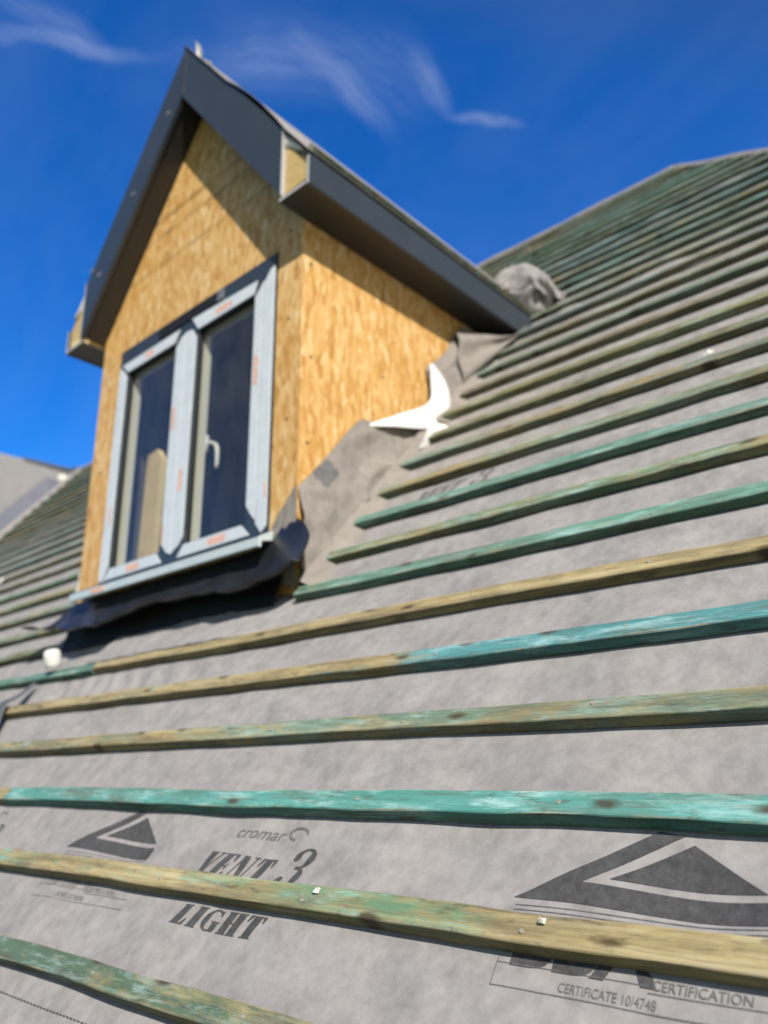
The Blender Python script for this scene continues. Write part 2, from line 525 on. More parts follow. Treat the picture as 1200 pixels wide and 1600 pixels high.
# ------------------------------------------------------------------ dimensions
RIDGE_S = 5.50
XL, XR, YF = -1.930, -0.429, 0.578
XC = (XL + XR) / 2
YO = 0.445
ZA, ZAB = 3.491, 3.180
XB = 0.763                 # barge half width
ZBT, ZBB = 2.481, 2.161
XF = 0.918                 # fascia half width
ZFT, ZFB = 2.267, 2.134
MT = (ZA - ZBT) / XB       # roof slope of the dormer
GA = 0.2                   # batten gauge


def hip_x(s):
    return 0.08 + 0.69 * (5.46 - s)


def valley_x(s):
    return -7.65 - (s - 3.6) * 0.5


def dormer_top(x):
    return ZA - MT * abs(x - XC)


# ------------------------------------------------------------------ ground
g = MB()
g.poly([(-400, -400, -6.5), (400, -400, -6.5), (400, 400, -6.5), (-400, 400, -6.5)])
ground = g.build("ground", M['grass'])
tag(ground, kind='structure')

# ------------------------------------------------------------------ main roof covering


def frange(a, b, d):
    n = max(1, round((b - a) / d))
    return [a + (b - a) * i / n for i in range(n + 1)]


def underlay_n(x, s):
    """height of the fabric over the rafters: pinned under each batten, loose between"""
    ph = (s / GA) % 1.0
    loose = math.sin(math.pi * ph) ** 2
    raft = 0.5 + 0.5 * math.cos(2 * math.pi * x / 0.42)
    n = -0.005 - 0.009 * loose * (1 - raft)
    p = (x, s, 0)
    n += nz(p, 5.0, 0.009, 3.1) * (0.25 + loose) - 0.002 + nz((x * 0.6, s, 0), 14.0, 0.0045, 9.2) * (0.35 + loose)
    if -1.75 < x < -0.35 and 0.44 < s < 0.60:
        e = min(1, (x + 1.75) / 0.2, (-0.35 - x) / 0.3) * math.sin((s - 0.44) / 0.16 * math.pi)
        n += 0.007 * e * (math.sin(x * 46 + s * 30 + 2.5 * math.sin(x * 5)) - 0.6)
    # fold pushed up between two courses
    for xa, xb, sa, hgt, wid in ((-0.05, 2.2, 1.885, 0.034, 0.026), (0.28, 0.86, 1.285, 0.042, 0.020), (0.35, 0.75, 1.34, 0.022, 0.012), (-0.3, 1.4, 2.90, 0.026, 0.03)):
        if xa < x < xb:
            e = min(1, (x - xa) / 0.15, (xb - x) / 0.15)
            c = sa + 0.018 * math.sin(x * 5.1) + 0.03 * (x - xa) * (1 if hgt < .03 else .2)
            n += hgt * e * math.exp(-((s - c) / wid) ** 2)
    return n


def in_dormer(x, s):
    y, z = s * CT, s * ST
    return XL + 0.03 < x < XR - 0.03 and y > YF + 0.03 and z < dormer_top(x) - 0.08


mb = MB()
xs = frange(-9.6, -2.4, 0.20) + frange(-2.4, 1.9, 0.022)[1:] + frange(1.9, 4.6, 0.15)[1:]
ss = frange(-3.2, -0.8, 0.12) + frange(-0.8, 2.6, 0.022)[1:] + frange(2.6, RIDGE_S, 0.05)[1:]
vs = {}


def gv(i, j):
    if (i, j) not in vs:
        x, s = xs[i], ss[j]
        hx = hip_x(s)
        vx = valley_x(s) - 0.12
        x = min(max(x, vx), hx)
        vs[(i, j)] = mb.bm.verts.new(roofp(x, s, underlay_n(x, s)))
    return vs[(i, j)]


for i in range(len(xs) - 1):
    for j in range(len(ss) - 1):
        sm = (ss[j] + ss[j + 1]) / 2
        xm = (xs[i] + xs[i + 1]) / 2
        if xs[i] > hip_x(ss[j]) or xs[i + 1] < valley_x(ss[j]) - 0.12:
            continue
        if in_dormer(xm, sm):
            continue
        q = [gv(i, j), gv(i + 1, j), gv(i + 1, j + 1), gv(i, j + 1)]
        try:
            mb.bm.faces.new(q)
        except ValueError:
            pass
bmesh.ops.remove_doubles(mb.bm, verts=mb.bm.verts[:], dist=0.0005)
roof = empty("main_roof", (0, 0, 0))
tag(roof, "main roof slope covered in grey printed breathable membrane under all the battens", "roof", kind='thing')
fabric = mb.build("roofing_underlay", M['underlay'], roof, smooth=True)

# far slope, hip end and floor of the loft close the building
mb = MB()
zr, yr = RIDGE_S * ST, RIDGE_S * CT
hx0, hx1 = hip_x(RIDGE_S), hip_x(-3.2)
e0 = roofp(0, -3.2)
mb.poly([(-9.6, yr, zr), (hx0, yr, zr), (hx1, 2 * yr - e0.y, e0.z), (-9.6, 2 * yr - e0.y, e0.z)])
mb.poly([(hx0, yr, zr), (hx1, e0.y, e0.z), (hx1, 2 * yr - e0.y, e0.z)])
mb.build("rear_slope", M['underlay'], roof)
mb = MB()
mb.box((-9.5, e0.y + 0.05, e0.z - 0.3), (hx1 - 0.05, 2 * yr - e0.y - 0.05, e0.z - 0.05))
mb.build("loft_floor", M['dark_inside'], roof)
# ridge and hip rolls of the same fabric
mb = MB()
rows = []
for x in frange(-8.7, hx0, 0.15):
    w = nz((x, 0, 0), 3, 0.012, 4)
    rows.append([roofp(x, RIDGE_S - 0.10, 0.012), roofp(x, RIDGE_S - 0.03, 0.030 + w), Vector((x, yr, zr + 0.040 + w)), Vector((x, yr + 0.10, zr - 0.07))])
mb.grid(rows)
mb.build("ridge_strip", M['underlay_tan'], roof, smooth=True)
mb = MB()
rows = []
for s in frange(-3.1, RIDGE_S, 0.12):
    w = nz((s, 1, 0), 3, 0.010, 4)
    x = hip_x(s)
    rows.append([roofp(x - 0.035, s, 0.012), roofp(x - 0.01, s, 0.022 + w), roofp(x + 0.02, s + 0.01, 0.014 + w), roofp(x + 0.07, s, -0.07)])
mb.grid(rows)
mb.build("hip_strip", M['underlay_tan'], roof, smooth=True)

# ---------------- print on the fabric (flat ink on the sheet)


def shoelace(p):
    return sum(p[i][0] * p[(i + 1) % len(p)][1] - p[(i + 1) % len(p)][0] * p[i][1] for i in range(len(p))) / 2


class Ink:
    """flat marks laid on the fabric, in roof coordinates (x, s)"""
    def __init__(self):
        self.mb = MB()

    def pt(self, x, s):
        return roofp(x, s, underlay_n(x, s) + 0.0012)

    def poly(self, pts, step=0.012):
        bm2 = bmesh.new()
        try:
            bm2.faces.new([bm2.verts.new((p[0], p[1], 0)) for p in pts])
        except ValueError:
            return
        bm2.normal_update()
        bmesh.ops.triangulate(bm2, faces=bm2.faces[:])
        bm2.normal_update()
        for _ in range(6):
            es = [e for e in bm2.edges if e.calc_length() > step * 1.6]
            if not es:
                break
            bmesh.ops.subdivide_edges(bm2, edges=es, cuts=1)
            bmesh.ops.triangulate(bm2, faces=bm2.faces[:])
        m = {v: self.mb.bm.verts.new(self.pt(v.co.x, v.co.y)) for v in bm2.verts}
        for f in bm2.faces:
            try:
                self.mb.bm.faces.new([m[v] for v in f.verts])
            except ValueError:
                pass
        bm2.free()

    def line(self, a, b, w):
        a, b = Vector(a), Vector(b)
        d = (b - a).normalized()
        n = Vector((-d.y, d.x)) * w / 2
        self.poly([a + n, b + n, b - n, a - n], 0.03)

    def text(self, body, x, s, size, xscale=1.0, shear=0.0, bold=0.0, tracking=1.0):
        c = bpy.data.curves.new("lettering", 'FONT')
        c.body = body
        c.size = 1.0
        c.shear = shear
        c.offset = bold
        c.space_character = tracking
        c.resolution_u = 4
        o = bpy.data.objects.new("lettering", c)
        COL.objects.link(o)
        dg = bpy.context.evaluated_depsgraph_get()
        dg.update()
        me = bpy.data.meshes.new_from_object(o.evaluated_get(dg))
        vsn = [self.mb.bm.verts.new(self.pt(x + v.co.x * size * xscale, s + v.co.y * size)) for v in me.vertices]
        for p in me.polygons:
            try:
                self.mb.bm.faces.new([vsn[i] for i in p.vertices])
            except ValueError:
                pass
        bpy.data.objects.remove(o)
        bpy.data.curves.remove(c)
        bpy.data.meshes.remove(me)

    def build(self, name, m):
        o = self.mb.build(name, m, fabric)
        me = o.data
        # ink faces up
        for p in me.polygons:
            pass
        return o


# high-contrast slanted capitals in a unit cell (0..w wide, 0..1 high)
def arc(cx, cy, rx, ry, a0, a1, wide, thin, n=14):
    """crescent stroke: thick where it runs upright, thin where it runs level"""
    o, i = [], []
    for k in range(n + 1):
        a = math.radians(a0 + (a1 - a0) * k / n)
        t = thin + (wide - thin) * abs(math.cos(a)) ** 1.5
        o.append((cx + rx * math.cos(a), cy + ry * math.sin(a)))
        i.append((cx + (rx - t) * math.cos(a), cy + (ry - min(t, thin * 1.3)) * math.sin(a)))
    return o + i[::-1]


def bar(x0, y0, x1, y1):
    return [(x0, y0), (x1, y0), (x1, y1), (x0, y1)]


TH, HN = 0.20, 0.045
GLY = {
    'V': (0.62, [[(0.02, 1), (0.29, 1), (0.41, 0.22), (0.34, 0.0), (0.26, 0.0)], [(0.33, 0), (0.38, 0.12), (0.56, 1), (0.50, 1)],
                 bar(0.0, 0.955, 0.33, 1.0), bar(0.43, 0.955, 0.64, 1.0)]),
    'E': (0.58, [bar(0.08, 0, 0.28, 1), bar(0.0, 0, 0.54, HN), bar(0.0, 0.955, 0.54, 1), bar(0.28, 0.48, 0.42, 0.525),
                 [(0.54, 0), (0.54, 0.30), (0.49, 0.30), (0.42, HN)], [(0.54, 1), (0.54, 0.72), (0.49, 0.72), (0.42, 0.955)], bar(0.40, 0.38, 0.45, 0.62)]),
    'N': (0.68, [bar(0.08, 0, 0.13, 1), [(0.04, 1), (0.28, 1), (0.59, 0.0), (0.43, 0.0)], bar(0.55, 0, 0.60, 1), bar(0, 0, 0.22, HN), bar(0.46, 0.955, 0.68, 1)]),
    'T': (0.62, [bar(0.21, 0, 0.41, 1), bar(0.02, 0.955, 0.60, 1), bar(0.12, 0, 0.50, HN), [(0.02, 1), (0.02, 0.70), (0.06, 0.70), (0.14, 0.955)],
                 [(0.60, 1), (0.60, 0.70), (0.56, 0.70), (0.48, 0.955)]]),
    'L': (0.54, [bar(0.08, 0, 0.28, 1), bar(0.0, 0, 0.50, HN), bar(0.0, 0.955, 0.36, 1), [(0.50, 0), (0.50, 0.32), (0.45, 0.32), (0.38, HN)]]),
    'I': (0.36, [bar(0.08, 0, 0.28, 1), bar(0.0, 0, 0.36, HN), bar(0.0, 0.955, 0.36, 1)]),
    'G': (0.66, [arc(0.33, 0.5, 0.33, 0.5, 60, 300, 0.20, 0.06), bar(0.40, 0.02, 0.60, 0.44), bar(0.34, 0.42, 0.66, 0.46),
                 [(0.47, 0.86), (0.56, 0.98), (0.58, 0.70), (0.54, 0.70)]]),
    'H': (0.70, [bar(0.08, 0, 0.27, 1), bar(0.43, 0, 0.62, 1), bar(0.27, 0.48, 0.43, 0.53), bar(0, 0, 0.34, HN), bar(0.0, 0.955, 0.34, 1),
                 bar(0.36, 0, 0.70, HN), bar(0.36, 0.955, 0.70, 1)]),
    '3': (0.62, [arc(0.28, 0.74, 0.30, 0.26, -95, 165, 0.19, 0.05), arc(0.28, 0.28, 0.33, 0.28, -165, 95, 0.20, 0.05),
                 arc(0.10, 0.76, 0.09, 0.08, 0, 350, 0.08, 0.075), arc(0.09, 0.22, 0.09, 0.08, 0, 350, 0.08, 0.075)]),
}


def big_caps(ink, body, x, s, h, width, slant=0.34):
    total = sum(GLY[c][0] + 0.07 for c in body)
    k = width / total
    cx = 0.0
    for c in body:
        w, ps = GLY[c]
        for p in ps:
            if len(p) == 4 and p[2][1] - p[0][1] > 0.9 and 0.1 < p[1][0] - p[0][0] < 0.3:
                p = bar(p[0][0] - 0.035, p[0][1], p[1][0] + 0.035, p[2][1])       # heavy stems
            q = [(x + (cx + u) * k + slant * v * h, s + v * h) for u, v in p]
            if shoelace(q) < 0:
                q = q[::-1]
            ink.poly(q)
        cx += w + 0.07


def print_block(dx, ds, faint=False, marks=True):
    """one repeat of the print: triangle mark with its certificate box, then the product lettering"""
    mk = 'ink_faint' if faint else 'ink'
    a = Ink()
    for q in () if not marks else ([(0.797, -0.1185), (0.994, 0.0004), (1.030, -0.0050), (0.896, -0.0870), (1.148, -0.0900), (1.152, -0.1215)],
              [(0.9360, -0.0775), (1.0444, -0.0180), (1.1430, -0.0795)]):
        a.poly([(u + dx, v + ds) for u, v in q][::-1])
    if marks:
        a.build("printed_logo", M[mk])
        b = Ink()
        for sa in (-0.1300, -0.1375):
            b.line((0.805 + dx, sa + ds), (1.155 + dx, sa + ds + .004), 0.0014)
        b.line((0.807 + dx, -0.205 + ds), (0.807 + dx, -0.245 + ds), 0.0014)
        b.line((0.807 + dx, -0.245 + ds), (1.20 + dx, -0.240 + ds), 0.0014)
        b.line((0.807 + dx, -0.214 + ds), (1.02 + dx, -0.213 + ds), 0.0010)
        b.line((1.02 + dx, -0.2205 + ds), (1.20 + dx, -0.219 + ds), 0.0010)
        b.text("CERTIFICATION", 1.024 + dx, -0.2165 + ds, 0.0165, 0.98, 0, 0.004)
        b.text("CERTIFICATE 10/4748", 0.905 + dx, -0.2385 + ds, 0.0165, 0.82, 0.0, 0.004)
        b.build("printed_certificate", M['ink_faint' if dx == 0 else 'ink_ghost'])
        c = Ink()
        c.text("BBA", 0.822 + dx, -0.2125 + ds, 0.098, 1.15, 0, 0.035)
        c.build("printed_initials", M[mk if dx == 0 else 'ink_ghost'])
    d = Ink()
    big_caps(d, "VENT", 0.026 + dx, -0.1500 + ds, 0.060, 0.205, 0.42)
    d.build("printed_lettering", M[mk])
    d = Ink()
    big_caps(d, "3", 0.268 + dx, -0.1500 + ds, 0.086, 0.070, 0.36)
    d.build("printed_lettering", M[mk])
    d = Ink()
    big_caps(d, "LIGHT", 0.066 + dx, -0.2480 + ds, 0.0405, 0.250, 0.42)
    d.build("printed_lettering", M[mk])
    e = Ink()
    e.text("cromar", 0.086 + dx, -0.0520 + ds, 0.036, 1.35, 0.35, 0.0)
    ring = [(0.272 + dx + 0.026 * math.cos(t * .45), -0.036 + ds + 0.012 * math.sin(t * .45)) for t in range(11)]
    for u, v in zip(ring, ring[1:]):
        e.line(u, v, 0.005)
    e.build("printed_small_name", M['ink_faint'])


print_block(0, 0)
print_block(-1.323, 0)
for pdx, pds in ((-0.19, 1.455),):
    print_block(pdx, pds, True, False)
# dotted lap line along the sheet edge
lap = Ink()
for k in range(120):
    xa = -0.6 + k * 0.0135
    lap.line((xa, -0.4470), (xa + 0.0095, -0.4472), 0.0028)
lap.build("printed_lap_line", M['ink'])

# ------------------------------------------------------------------ wing roof far left
wing = empty("wing_roof", (-8.7, 2.0, 2.3))
tag(wing, "smooth grey unbattened roof slope meeting the main roof at the far left", "roof", kind='thing')
va, vb = Vector((-7.40, 1.6, 1.6 * TT)), Vector((-8.70, 3.66, 4.10))
mb = MB()
rows = []
for k in range(15):
    t = k / 14
    lo = lerp(va, vb, t)
    row = []
    for j in range(15):
        u = j / 14
        top = Vector((-8.78, lerp(-1.0, 3.66, t), 4.17))
        pnt = lerp(lo + Vector((-0.02, 0, 0.02)), top, u)
        pnt += Vector((1, 0, 0.6)) * nz(pnt, 1.3, 0.05, 2.2)
        row.append(pnt)
    rows.append(row)
mb.grid(rows)
mb.build("roofing_underlay", M['underlay_far'], wing, smooth=True)
mb = MB()
mb.poly([(-8.78, -1.0, 4.17), (-8.78, 3.66, 4.17), (-10.2, 3.66, 2.0), (-10.2, -1.0, 2.0)])
mb.build("rear_slope", M['underlay_far'], wing)
mb = MB()
rows = []
for k in range(11):
    t = k / 10
    lo = lerp(va, vb, t)
    rows.append([lo + Vector((0.22, 0, 0.035)), lo + Vector((0.19, 0, 0.06)), lo + Vector((0.02, 0, 0.045)), lo + Vector((-0.14, 0, 0.29)) if k < 9 else lo + Vector((-0.03, 0, 0.08))])
mb.grid(rows)
mb.build("valley_lining", M['lead'], wing)
mb = MB()
rows = []
for k in range(11):
    t = k / 10
    lo = lerp(va, vb, t) + Vector((0.24, 0, 0.02))
    w = nz(lo, 2, 0.02)
    rows.append([lo + Vector((-0.06, 0, 0.055)), lo + Vector((0.0, 0, 0.06 + w)), lo + Vector((0.10, 0, 0.035 + w)), lo + Vector((0.14, 0, 0.0))])
mb.grid(rows)
mb.build("valley_edge_strip", M['underlay'], wing, smooth=True)
mb = MB()
mb.tube([(-8.78, 3.0, 4.17), (-8.78, 3.66, 4.19), (-8.55, 3.66, 4.15)], 0.05, 6)
mb.build("ridge_strip", M['rag'], wing)
mb = MB()
rows = []
for i in range(7):
    th_ = math.pi * i / 6
    rows.append([Vector((-8.28, 3.35, 3.86)) + Vector((0.05 * math.sin(th_) * math.cos(a), 0.07 * math.cos(th_), 0.06 * math.sin(th_) * math.sin(a))) * (1 + nz((i, a, 0), 1.7, .5)) for a in [2 * math.pi * k / 10 for k in range(10)]])
mb.grid(rows, close=True)
o = mb.build("foam_lump", M['foam'], loc=(-8.28, 3.35, 3.80), smooth=True)
tag(o, "small white foam lump at the head of the valley by the grey wing roof", "foam")

# ------------------------------------------------------------------ dormer
dormer = empty("dormer", (XC, YF, 0.6504))
tag(dormer, "gabled dormer clad in golden strand board with dark grey verge and eaves trim", "dormer")

# strand-board front with the window opening
WX0, WX1, WZ0, WZ1 = -1.742, -0.572, 0.860, 2.058
mb = MB()
t_ = 0.018
def fr(pts):
    mb.prism([(x, YF, z) for x, z in pts], (0, t_, 0))
fr([(XL, 0.45), (WX0, 0.45), (WX0, 2.2), (XL, 2.2)])
fr([(WX1, 0.45), (XR, 0.45), (XR, 2.2), (WX1, 2.2)])
fr([(WX0, 0.45), (WX1, 0.45), (WX1, WZ0), (WX0, WZ0)])
fr([(WX0, WZ1), (WX1, WZ1), (WX1, 2.2), (WX0, 2.2)])
zt = lambda x: ZAB + 0.02 - 1.336 * abs(x - XC)
fr([(XL, 2.2), (XR, 2.2), (XC + (ZAB - 2.2) / 1.336, 2.2 + 0.001), (XC, ZAB), (XC - (ZAB - 2.2) / 1.336, 2.2 + 0.001)])
bmesh.ops.remove_doubles(mb.bm, verts=mb.bm.verts[:], dist=0.0004)
mb.build("front_wall", M['osb'], dormer)
for sx_, nm in ((XR, 1), (XL, -1)):
    mb = MB()
    x0 = sx_ - t_ if nm > 0 else sx_
    zoff = 0.0
    mb.prism([(x0, YF + t_ + 0.0015, 0.40), (x0, YF + t_ + 0.0015, 2.146), (x0, 2.05, 2.146), (x0, 2.05, 2.05 * TT - 0.25)], (t_, 0, 0))
    mb.build("side_wall", M['osb'], dormer)
hm = bmesh.new()
bmesh.ops.create_cone(hm, cap_ends=True, segments=12, radius1=0.0065, radius2=0.0055, depth=0.002)
head_me = bpy.data.meshes.new("nail_head")
hm.to_mesh(head_me)
hm.free()
head_me.materials.append(M['dark_inside'])
for (px, py, pz, fy) in ((-0.50, YF, 2.12, 1), (-0.50, YF, 1.72, 1), (-0.495, YF, 1.30, 1), (-0.56, YF, 2.36, 1), (-0.98, YF, 2.50, 1), (-1.42, YF, 2.48, 1), (-1.84, YF, 1.95, 1), (-1.845, YF, 1.45, 1),
                         (XR, 0.62, 1.95, 0), (XR, 0.63, 1.55, 0), (XR, 0.62, 1.20, 0), (XR, 1.02, 1.98, 0), (XR, 1.03, 1.62, 0), (XR, 1.42, 2.02, 0)):
    h_ = bpy.data.objects.new("nail_head", head_me)
    COL.objects.link(h_)
    h_.parent = dormer
    off_ = Vector((0, -0.0011, 0)) if fy else Vector((0.0011, 0, 0))
    h_.location = Vector((px, py, pz)) + off_ - WLOC[dormer.name]
    h_.rotation_euler = (math.pi / 2, 0, 0) if fy else (0, math.pi / 2, 0)
# lining that closes the room behind the glass
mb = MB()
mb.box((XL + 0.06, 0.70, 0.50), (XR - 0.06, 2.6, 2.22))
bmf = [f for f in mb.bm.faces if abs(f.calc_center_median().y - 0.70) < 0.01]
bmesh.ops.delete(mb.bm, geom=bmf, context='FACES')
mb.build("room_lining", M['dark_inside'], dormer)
# timber round the inside of the opening
# barge boards: one each side, cut plumb at the eaves
for sg in (1, -1):
    mb = MB()
    pts = [(XC, YO, ZA), (XC + sg * XB, YO, ZBT), (XC + sg * XB, YO, ZBB), (XC, YO, ZAB)]
    mb.prism(pts, (0, 0.020, 0))
    for f in mb.bm.faces:
        f.normal_update()
        if abs(f.normal.x) > 0.99 and abs(f.calc_center_median().x - XC) > 0.1:
            f.material_index = 1
    # pale rim of the plumb cut
    xe = XC + sg * XB
    mb.box((min(xe, xe + sg * 0.007), YO - 0.001, ZBB - 0.004), (max(xe, xe + sg * 0.007), YO + 0.021, ZBT + 0.003), 1)
    bb = mb.build("barge_board", [M['clad'], M['cutedge']], dormer)
    if sg < 0:
        for (x, z) in ((-1.896, 2.537), (-1.816, 2.476), (-1.556, 2.820), (-1.291, 3.151)):
            mb = MB()
            ring = []
            for (r, dy) in ((0.0135, 0.0), (0.0135, -0.003), (0.0095, -0.0035), (0.0085, -0.001)):
                ring.append([(x + r * math.cos(a), YO - 0.0006 + dy, z + r * math.sin(a)) for a in [2 * math.pi * k / 18 for k in range(18)]])
            mb.grid(ring, close=True)
            mb.poly(ring[-1])
            mb.build("screw_cap", M['lead'], bb, smooth=True)
mb = MB()
mb.box((XC - 0.012, YO - 0.003, ZAB - 0.006), (XC + 0.012, YO - 0.0004, ZA + 0.006))
mb.build("apex_trim", M['clad'], dormer, bevel=0.001)
# soffit under the verge, two sloping boards between barge and wall
mb = MB()
for sg in (1, -1):
    zs = lambda d: ZAB + 0.012 - 1.336 * d
    dd_ = XB - 0.004
    mb.prism([(XC + sg * 0.001, YO + 0.021, zs(0)), (XC + sg * dd_, YO + 0.021, zs(dd_)), (XC + sg * dd_, YO + 0.021, zs(dd_) + 0.012), (XC + sg * 0.001, YO + 0.021, zs(0) + 0.012)], (0, YF - YO - 0.0225, 0))
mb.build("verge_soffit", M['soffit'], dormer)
for sg in (1, -1):
    xo, xi = XC + sg * XF, XC + sg * (XF - 0.016)
    xw = XR + 0.0015 if sg > 0 else XL - 0.0015
    mb = MB()
    mb.box((min(xo, xi), YO + 0.006, ZFB), (max(xo, xi), 2.10, ZFT))
    for f in mb.bm.faces:
        f.normal_update()
        if f.normal.y < -0.9:
            f.material_index = 1
    mb.build("fascia", [M['clad'], M['cutedge']], dormer, bevel=0.0015)
    mb = MB()
    xb_ = XC + sg * (XB - 0.02)
    mb.box((min(xw, xi - sg * 0.001), YO + 0.004, ZFB + 0.003), (max(xw, xi - sg * 0.001), 2.05, ZFB + 0.015))
    for f in mb.bm.faces:
        f.normal_update()
        if f.normal.y < -0.9:
            f.material_index = 1
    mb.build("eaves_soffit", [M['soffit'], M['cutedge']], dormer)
    # insulation showing in the open end of the eaves box
    mb = MB()
    xa = XC + sg * (XB + 0.0078)
    xb2 = xi - sg * 0.004
    y0 = YO + 0.014
    mb.prism([(xa, y0, ZFB + 0.030), (xb2, y0, ZFB + 0.034), (xb2, y0, dormer_top(xb2) - 0.035), (xa, y0, dormer_top(xa) - 0.085)], (0, 1.3, 0))
    mb.build("insulation", M['insul'], dormer, bevel=0.004)
    mb = MB()
    rows = []
    for i in range(9):
        u = i / 8
        x = lerp(xa, XC + sg * (XB + 0.105), u)
        ztop = dormer_top(x) - 0.010
        hgt = lerp(0.075, 0.018, u) * (1 + nz((u * 5, sg, 0), 1.0, 0.5))
        row = []
        for k in range(10):
            a_ = 2 * math.pi * k / 10
            row.append(Vector((x, YO + 0.030 + 0.026 * math.cos(a_) + nz((x * 40, k, sg), 1.0, 0.004), ztop - hgt / 2 + hgt / 2 * math.sin(a_))))
        rows.append(row)
    gvs = mb.grid(rows, close=True)
    mb.bm.faces.new(gvs[0][::-1])
    mb.bm.faces.new(gvs[-1])
    mb.build("foam_seal", M['foam'], dormer, smooth=True)
mb = MB()
mb.box((XL - 0.13, YO + 0.012, ZFB + 0.016), (XL - 0.015, YO + 0.05, ZFB + 0.055))
mb.build("packing_timber", M['plank'], dormer, bevel=0.003)
# roof deck and its fabric
mb = MB()
xe = XF - 0.018
pts = [(XC, YO + 0.022, ZA - 0.012), (XC + xe, YO + 0.022, ZA - 0.012 - MT * xe), (XC + xe, YO + 0.022, ZA - 0.040 - MT * xe),
       (XC, YO + 0.022, ZA - 0.07), (XC - xe, YO + 0.022, ZA - 0.040 - MT * xe), (XC - xe, YO + 0.022, ZA - 0.012 - MT * xe)]
mb.prism(pts, (0, 3.05, 0))
mb.build("roof_deck", M['timber'], dormer)
for sg in (1, -1):
    mb = MB()
    rows = []
    for j in range(40):
        u = j / 39
        d = u * (XF + 0.006)
        row = []
        for k in range(26):
            y = YO + (-0.010 if sg > 0 else 0.024) + (3.05 - YO) * (k / 25) ** 1.6
            lift = 0.004 + abs(nz((d, y, sg), 6, 0.004, 1))
            if sg > 0 and 0.38 < d < 0.80:
                lift += 0.030 * math.sin((d - 0.38) / 0.42 * math.pi) * max(0, 1 - k / 9)
            row.append((XC + sg * d, y, ZA - MT * d + lift))
        rows.append(row)
    mb.grid(rows)
    mb.build("roof_membrane", M['underlay'], dormer, smooth=True, thick=0.0015)
# shreds of fabric at the very top
for cx_, hh, ww in ((-1.105, 0.105, 0.07), (-1.01, 0.045, 0.04)):
    mb = MB()
    zb = dormer_top(cx_) - 0.012
    rows = []
    for i in range(7):
        u = i / 6
        wdt = ww * (1 - u) ** 0.8 * 0.5 + 0.002
        rows.append([Vector((cx_ + (k / 3 - 1) * wdt + 0.012 * math.sin(u * 4), YO + 0.02 + 0.012 * math.sin(k * 1.5 + u * 3), zb - (k / 3 - 1) * wdt * MT * 0.8 + hh * u)) for k in range(7)])
    mb.grid(rows)
    mb.build("membrane_shred", M['white_back'], dormer, smooth=True)

# ---------------- window (part) with its pieces (sub-parts)
YW = 0.570
mb = MB()
fx0, fx1 = -1.735, -0.575
fz0, fz1 = 0.885, 2.052
ml, mr = -1.250, -1.090
G0 = 0.600
def wbox(x0, x1, z0, z1, y0=YW, y1=0.602, mi=0):
    mb.box((x0, y0, z0), (x1, y1, z1), mi)
wbox(fx0, -1.655, fz0, fz1)
wbox(-0.700, fx1, fz0, fz1)
wbox(ml, mr, 0.945, 1.912)
wbox(-1.655, -0.700, fz0, 0.945)
wbox(-1.655, -0.700, 1.912, fz1)
# the white inner side of the frame
wbox(fx0, -1.655, fz0, fz1, 0.604, 0.645, 1)
wbox(-0.700, fx1, fz0, fz1, 0.604, 0.645, 1)
wbox(ml, mr, 0.945, 1.912, 0.604, 0.645, 1)
wbox(-1.655, -0.700, fz0, 0.945, 0.604, 0.645, 1)
wbox(-1.655, -0.700, 1.912, fz1, 0.604, 0.645, 1)
win = mb.build("window", [M['frame'], M['white_pvc']], dormer)
tag(win, "two light casement window with pale protective film on its dark frame")
for x0, x1 in ((-1.6545, ml - 0.0005), (mr + 0.0005, -0.7005)):
    mb = MB()
    mb.box((x0, 0.597, 0.9455), (x1, 0.6015, 1.9115))
    mb.build("glass_pane", M['glass'], win)
    # black gasket round the pane
    mb = MB()
    w_ = 0.007
    for a, b in (((x0, 0.585, 0.9455), (x0 + w_, 0.5965, 1.9115)), ((x1 - w_, 0.585, 0.9455), (x1, 0.5965, 1.9115)),
                 ((x0 + w_, 0.585, 0.9455), (x1 - w_, 0.5965, 0.9455 + w_)), ((x0 + w_, 0.585, 1.9115 - w_), (x1 - w_, 0.5965, 1.9115))):
        mb.box(a, b)
    mb.build("gasket", M['black'], win)


def tape(pts, marks=(), nm="protective_tape"):
    """strip of film on the frame: polygon in (x, z); marks are the orange printed patches"""
    mb = MB()
    mb.prism([(x, YW - 0.0045, z) for x, z in pts], (0, 0.004, 0))
    es = [e for e in mb.bm.edges]
    bmesh.ops.bevel(mb.bm, geom=es, offset=0.0016, segments=2, affect='EDGES', clamp_overlap=True)
    for (x, z, w, h) in marks:
        if h > w:
            for k in range(5):
                z0 = z + h * k / 5
                mb.poly([(x, YW - 0.0052, z0), (x + w, YW - 0.0052, z0), (x + w * (0.7 + 0.3 * (k % 2)), YW - 0.0052, z0 + h * 0.15), (x, YW - 0.0052, z0 + h * 0.15)], 1)
        else:
            for k in range(6):
                x0 = x + w * k / 6
                mb.poly([(x0, YW - 0.0052, z), (x0 + w * 0.13, YW - 0.0052, z), (x0 + w * 0.13, YW - 0.0052, z + h * (0.75 + 0.25 * (k % 2))), (x0, YW - 0.0052, z + h)], 1)
    return mb.build(nm, [M['film'], M['orange']], win)


